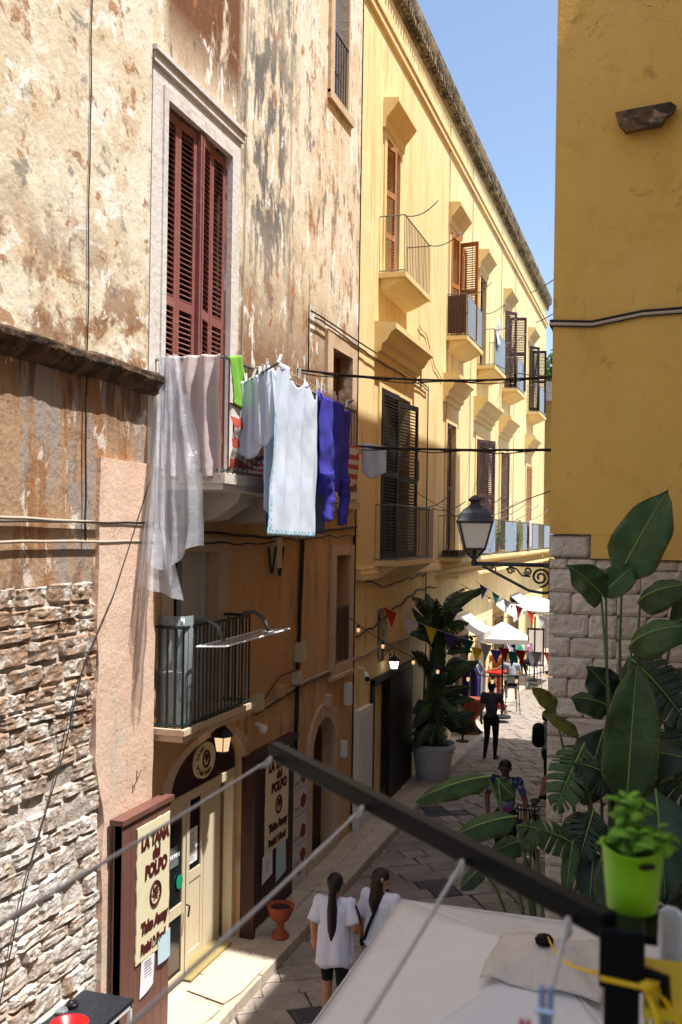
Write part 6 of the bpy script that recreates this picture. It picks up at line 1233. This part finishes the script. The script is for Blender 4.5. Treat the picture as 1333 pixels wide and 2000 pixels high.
person('young woman with long loose brown hair, white T-shirt and black shoulder strap looking right', (-2.72, 10.02, .006), R(-12), 1.61, dict(walkL, wrL=(-.150,.02,.50), elL=(-.142,-.02,.65)), shorts, .0095, 'long', 'hair_brown', g2x, look=(R(-62), 0))
bk = dict(top='tie_dye', hips='black_cloth', thigh='black_cloth', calf='skin_brown', arm='skin_brown', skin='skin_brown', shoe='shoe_dark')
person('man in a blue and magenta tie-dye T-shirt standing with a bicycle, facing the camera', (-2.14, 14.95, .006), R(172), 1.76, dict(elR=(.175,-.02,.665), wrR=(.13,.10,.56), elL=(-.17,.02,.66), wrL=(-.205,.15,.56), chest=(0,.02,.755), neck=(0,.03,.845), head=(0,.05,.92)), bk, .011, 'short', 'hair_dark', None, look=(0,.35))
bm_man = dict(top='tee_stripe', hips='black_cloth', thigh='black_cloth', calf='black_cloth', arm='skin_tan', skin='skin_tan', shoe='shoe_dark')
person('man in dark striped T-shirt and black trousers standing by the kerb, back turned', (-3.60, 22.6, .006), R(-6), 1.78, dict(elR=(.15,.03,.65), wrR=(.11,.12,.60), hipL=(-.055,0,.515), ankL=(-.075,-.02,.05), toeL=(-.10,.06,.018)), bm_man, .014, 'short', 'hair_dark')
def pedx(t, K, h, fw, sd_, up_):
    b = MB(); c0 = K['chest']-fw*.10*h; capsule(b, c0+Vector((0,0,.03*h)), .07*h, c0-Vector((0,0,.10*h)), .075*h, 12, 1.2, sd_); obj('backpack', b, 'black_cloth', t, True)
person('walker with a grey shirt and dark backpack half hidden by the stone corner', (-2.02, 19.5, .006), R(-70), 1.74, dict(walkL), dict(top='tee_grey', hips='black_cloth', thigh='black_cloth', calf='skin_tan', arm='skin_tan', skin='skin_tan', shoe='shoe_dark'), .014, 'short', 'hair_dark', pedx)
def sitJ(seat, h, lean=.05):   # seated on a seat of given height, thighs forward, feet down
    z_ = seat/h+.06; d = z_-.515; k = lambda x_, y_, q: (x_, y_, q+d)
    return dict(hipL=k(-.06,0,.515), hipR=k(.06,0,.515), pel=k(0,-.01,.53), waist=k(0,lean*.4,.62), chest=k(0,lean,.755), neck=k(0,lean*1.4,.845), head=k(0,lean*1.8,.925), shL=k(-.105,lean,.815), shR=k(.105,lean,.815),
        kneeL=(-.085,.22,z_-.02), kneeR=(.085,.22,z_-.02), ankL=(-.08,.20,z_-.25), ankR=(.08,.16,z_-.25), toeL=(-.085,.29,z_-.28), toeR=(.085,.25,z_-.28), elL=k(-.15,lean+.06,.67), elR=k(.15,lean+.06,.67), wrL=k(-.11,lean+.19,.65), wrR=k(.11,lean+.19,.65))
J = sitJ(.77, 1.70); J['elL'] = (-.22, .06, J['shL'][2]-.08); J['wrL'] = (-.34, .12, J['shL'][2]-.11)
person('person in a pale T-shirt sitting with back turned, arm stretched to the red table', (-4.0, 28.6, 0), R(8), 1.70, J, dict(top='tee_grey', hips='black_cloth', thigh='black_cloth', calf='skin_tan', arm='skin_tan', skin='skin_tan', shoe='shoe_dark'), .016, 'bun', 'hair_brown')
J = sitJ(.73, 1.64)
person('woman in an orange brown patterned top seated behind the red table', (-4.62, 29.9, SWZ+.006), R(185), 1.64, J, dict(top='tee_orange', hips='black_cloth', thigh='black_cloth', calf='skin_tan', arm='skin_tan', skin='skin_tan', shoe='shoe_dark'), .016, 'bun', 'hair_dark')
J = sitJ(.81, 1.76, .09)
person('man in a pink shirt and dark trousers seated sideways, facing left', (-3.95, 33.4, 0), R(80), 1.76, J, dict(top='tee_pink', hips='black_cloth', thigh='black_cloth', calf='black_cloth', arm='skin_tan', skin='skin_tan', shoe='shoe_white'), .016, 'short', 'hair_dark')
person('person in a turquoise top standing and leaning over between the far tables', (-4.52, 33.0, SWZ+.006), R(-70), 1.70, dict(chest=(0,.08,.74), neck=(0,.13,.82), head=(0,.17,.885), shL=(-.105,.10,.80), shR=(.105,.10,.80), elL=(-.13,.16,.66), elR=(.13,.16,.66), wrL=(-.1,.27,.60), wrR=(.1,.27,.60), waist=(0,.03,.62)), dict(top='tee_teal', hips='black_cloth', thigh='black_cloth', calf='black_cloth', arm='skin_tan', skin='skin_tan', shoe='shoe_dark'), .016, 'long', 'terracotta')
# bicycle held by the man
t = thing('bicycle', 'dark city bicycle standing in front of the man in the tie-dye shirt', 'bicycle', (-1.80, 15.45, 0)); bx, fy, ry = -1.80, 14.85, 15.91
for nm, wy in (('wheel', fy), ('wheel', ry)):
    b = MB(); b.tube([(bx, wy+.335*math.cos(a*2*math.pi/36), .35+.335*math.sin(a*2*math.pi/36)) for a in range(37)], .018, 7, False); w = obj(nm, b, 'rubber_black', t, True)
    b = MB(); b.tube([(bx, wy+.312*math.cos(a*2*math.pi/36), .35+.312*math.sin(a*2*math.pi/36)) for a in range(37)], .009, 5, False); obj('rim', b, 'chrome', w)
    b = MB(); b.tube([(bx-.04,wy,.35),(bx+.04,wy,.35)], .018, 8)
    for k in range(18): a = k*2*math.pi/18; b.tube([(bx+.02*(-1)**k, wy+.02*math.cos(a), .35+.02*math.sin(a)), (bx, wy+.31*math.cos(a+.2), .35+.31*math.sin(a+.2))], .0016, 4)
    obj('spokes', b, 'chrome', w)
b = MB(); bb_, st, hd_, hl = (bx,15.47,.30), (bx,15.65,.82), (bx,15.03,.86), (bx,14.99,.72)
for p, q in ((bb_,st),(bb_,hl),(hd_,st),(hl,hd_),(bb_,(bx,ry,.35)),(st,(bx,ry,.35))): b.tube([p,q], .019, 8)
for sg in (-1, 1): b.tube([hl,(bx+sg*.05,14.95,.62),(bx+sg*.05,fy,.35)], .012, 6)
obj('frame', b, 'rubber_black', t)
b = MB(); b.tube([hd_,(bx,15.07,1.02)], .014, 7); b.tube([(bx-.30,15.27,1.03),(bx-.24,15.13,1.06),(bx,15.07,1.03),(bx+.24,15.13,1.06),(bx+.30,15.27,1.03)], .012, 7); obj('handlebar', b, 'chrome', t, True)
b = MB(); b.tube([st,(bx,15.68,.92)], .014, 7); capsule(b, (bx,15.57,.95), .04, (bx,15.77,.96), .08, 10, .35, (0,0,1)); obj('saddle', b, 'rubber_black', t, True)
b = MB(); b.box(bx-.16, bx+.16, 14.69, 14.93, .86, .88)
for k in range(9): b.box(bx-.16+k*.04-.004, bx-.16+k*.04+.004, 14.69, 14.70, .88, 1.08); b.box(bx-.16+k*.04-.004, bx-.16+k*.04+.004, 14.92, 14.93, .88, 1.08)
b.box(bx-.17, bx+.17, 14.68, 14.70, 1.08, 1.10); b.box(bx-.17, bx+.17, 14.92, 14.94, 1.08, 1.10); b.box(bx-.17, bx-.15, 14.70, 14.92, 1.081, 1.10); b.box(bx+.15, bx+.17, 14.70, 14.92, 1.081, 1.10); obj('basket', b, 'rubber_black', t)
b = MB(); b.tube([(bx-.09,15.47,.30),(bx+.09,15.47,.30)], .03, 10); b.tube([(bx+.09,15.47,.30),(bx+.09,15.57,.16)], .010, 6); b.box(bx+.09, bx+.18, 15.53, 15.61, .14, .165); b.tube([(bx-.09,15.47,.30),(bx-.09,15.37,.44)], .010, 6); b.box(bx-.18, bx-.09, 15.33, 15.41, .43, .455); obj('cranks', b, 'chrome', t)
b = MB(); b.tube([(bx,15.51,.28),(bx-.16,15.57,.02)], .010, 6); obj('kickstand', b, 'chrome', t)

# ------------------------------------------------------------------ garment rails outside the far shops
def garment_rail(label, x_, y0, y1, seed):
    t = thing('garment_rail', label, 'clothes rail', (x_, (y0+y1)/2, SWZ)); b = MB(); b.tube([(x_,y0,SWZ),(x_,y0,1.85),(x_,y1,1.85),(x_,y1,SWZ)], .016, 6); obj('frame', b, 'chrome', t); rr = random.Random(seed); cs_ = ['flag_violet','black_cloth','tee_grey','cloth_rose','tee_stripe','cloth_white','cloth_blue']
    n = int((y1-y0)/.2)
    for k in range(n):
        yy = y0+.12+k*.2; L_ = rr.uniform(.8,1.25); q = MB(); q.grid(lambda u, v: (x_+lerp(-.22,.22,u)*(.45+.55*min(1,v*5)), yy+folds(u, v, 2, .04, k), 1.80-.10*abs(u-.5)*2*(v < .2)-v*L_), 10, 12); thick(obj('garment', q, cs_[(k+seed) % 7], t, True), .006)
garment_rail('clothes rail with dark and violet garments outside the first far shop', -4.56, 25.1, 26.5, 0)
garment_rail('clothes rail with pale garments beyond the nearer umbrella', -4.58, 30.9, 32.2, 3)
for (y0, y1, m, lb) in ((24.1,26.2,'canopy_patch','beige shop awning above the nearer clothes rail'), (30.2,32.4,'cloth_pale','pale shop awning beyond the nearer white umbrella'), (33.8,36.0,'tee_grey','grey shop awning near the far white umbrella')):
    t = thing('shop_awning', lb, 'awning', (XB, (y0+y1)/2, 2.9)); b = MB(); b.grid(lambda u, v: (XB+.01+.62*v, lerp(y0,y1,u), 3.05-.42*v-.03*math.sin(v*3.14)), 8, 6); thick(obj('fabric', b, m, t), .006); b = MB(); b.grid(lambda u, v: (XB+.632, lerp(y0,y1,u), 2.63-.16*v), 16, 1); thick(obj('valance', b, m, t), .005)
    b = MB(); b.tube([(XB,y0+.03,2.6),(XB+.61,y0+.03,2.62)], .012, 5); obj('arm', b, 'iron_grey', t); b = MB(); b.tube([(XB,y1-.03,2.6),(XB+.61,y1-.03,2.62)], .012, 5); obj('arm', b, 'iron_grey', t)
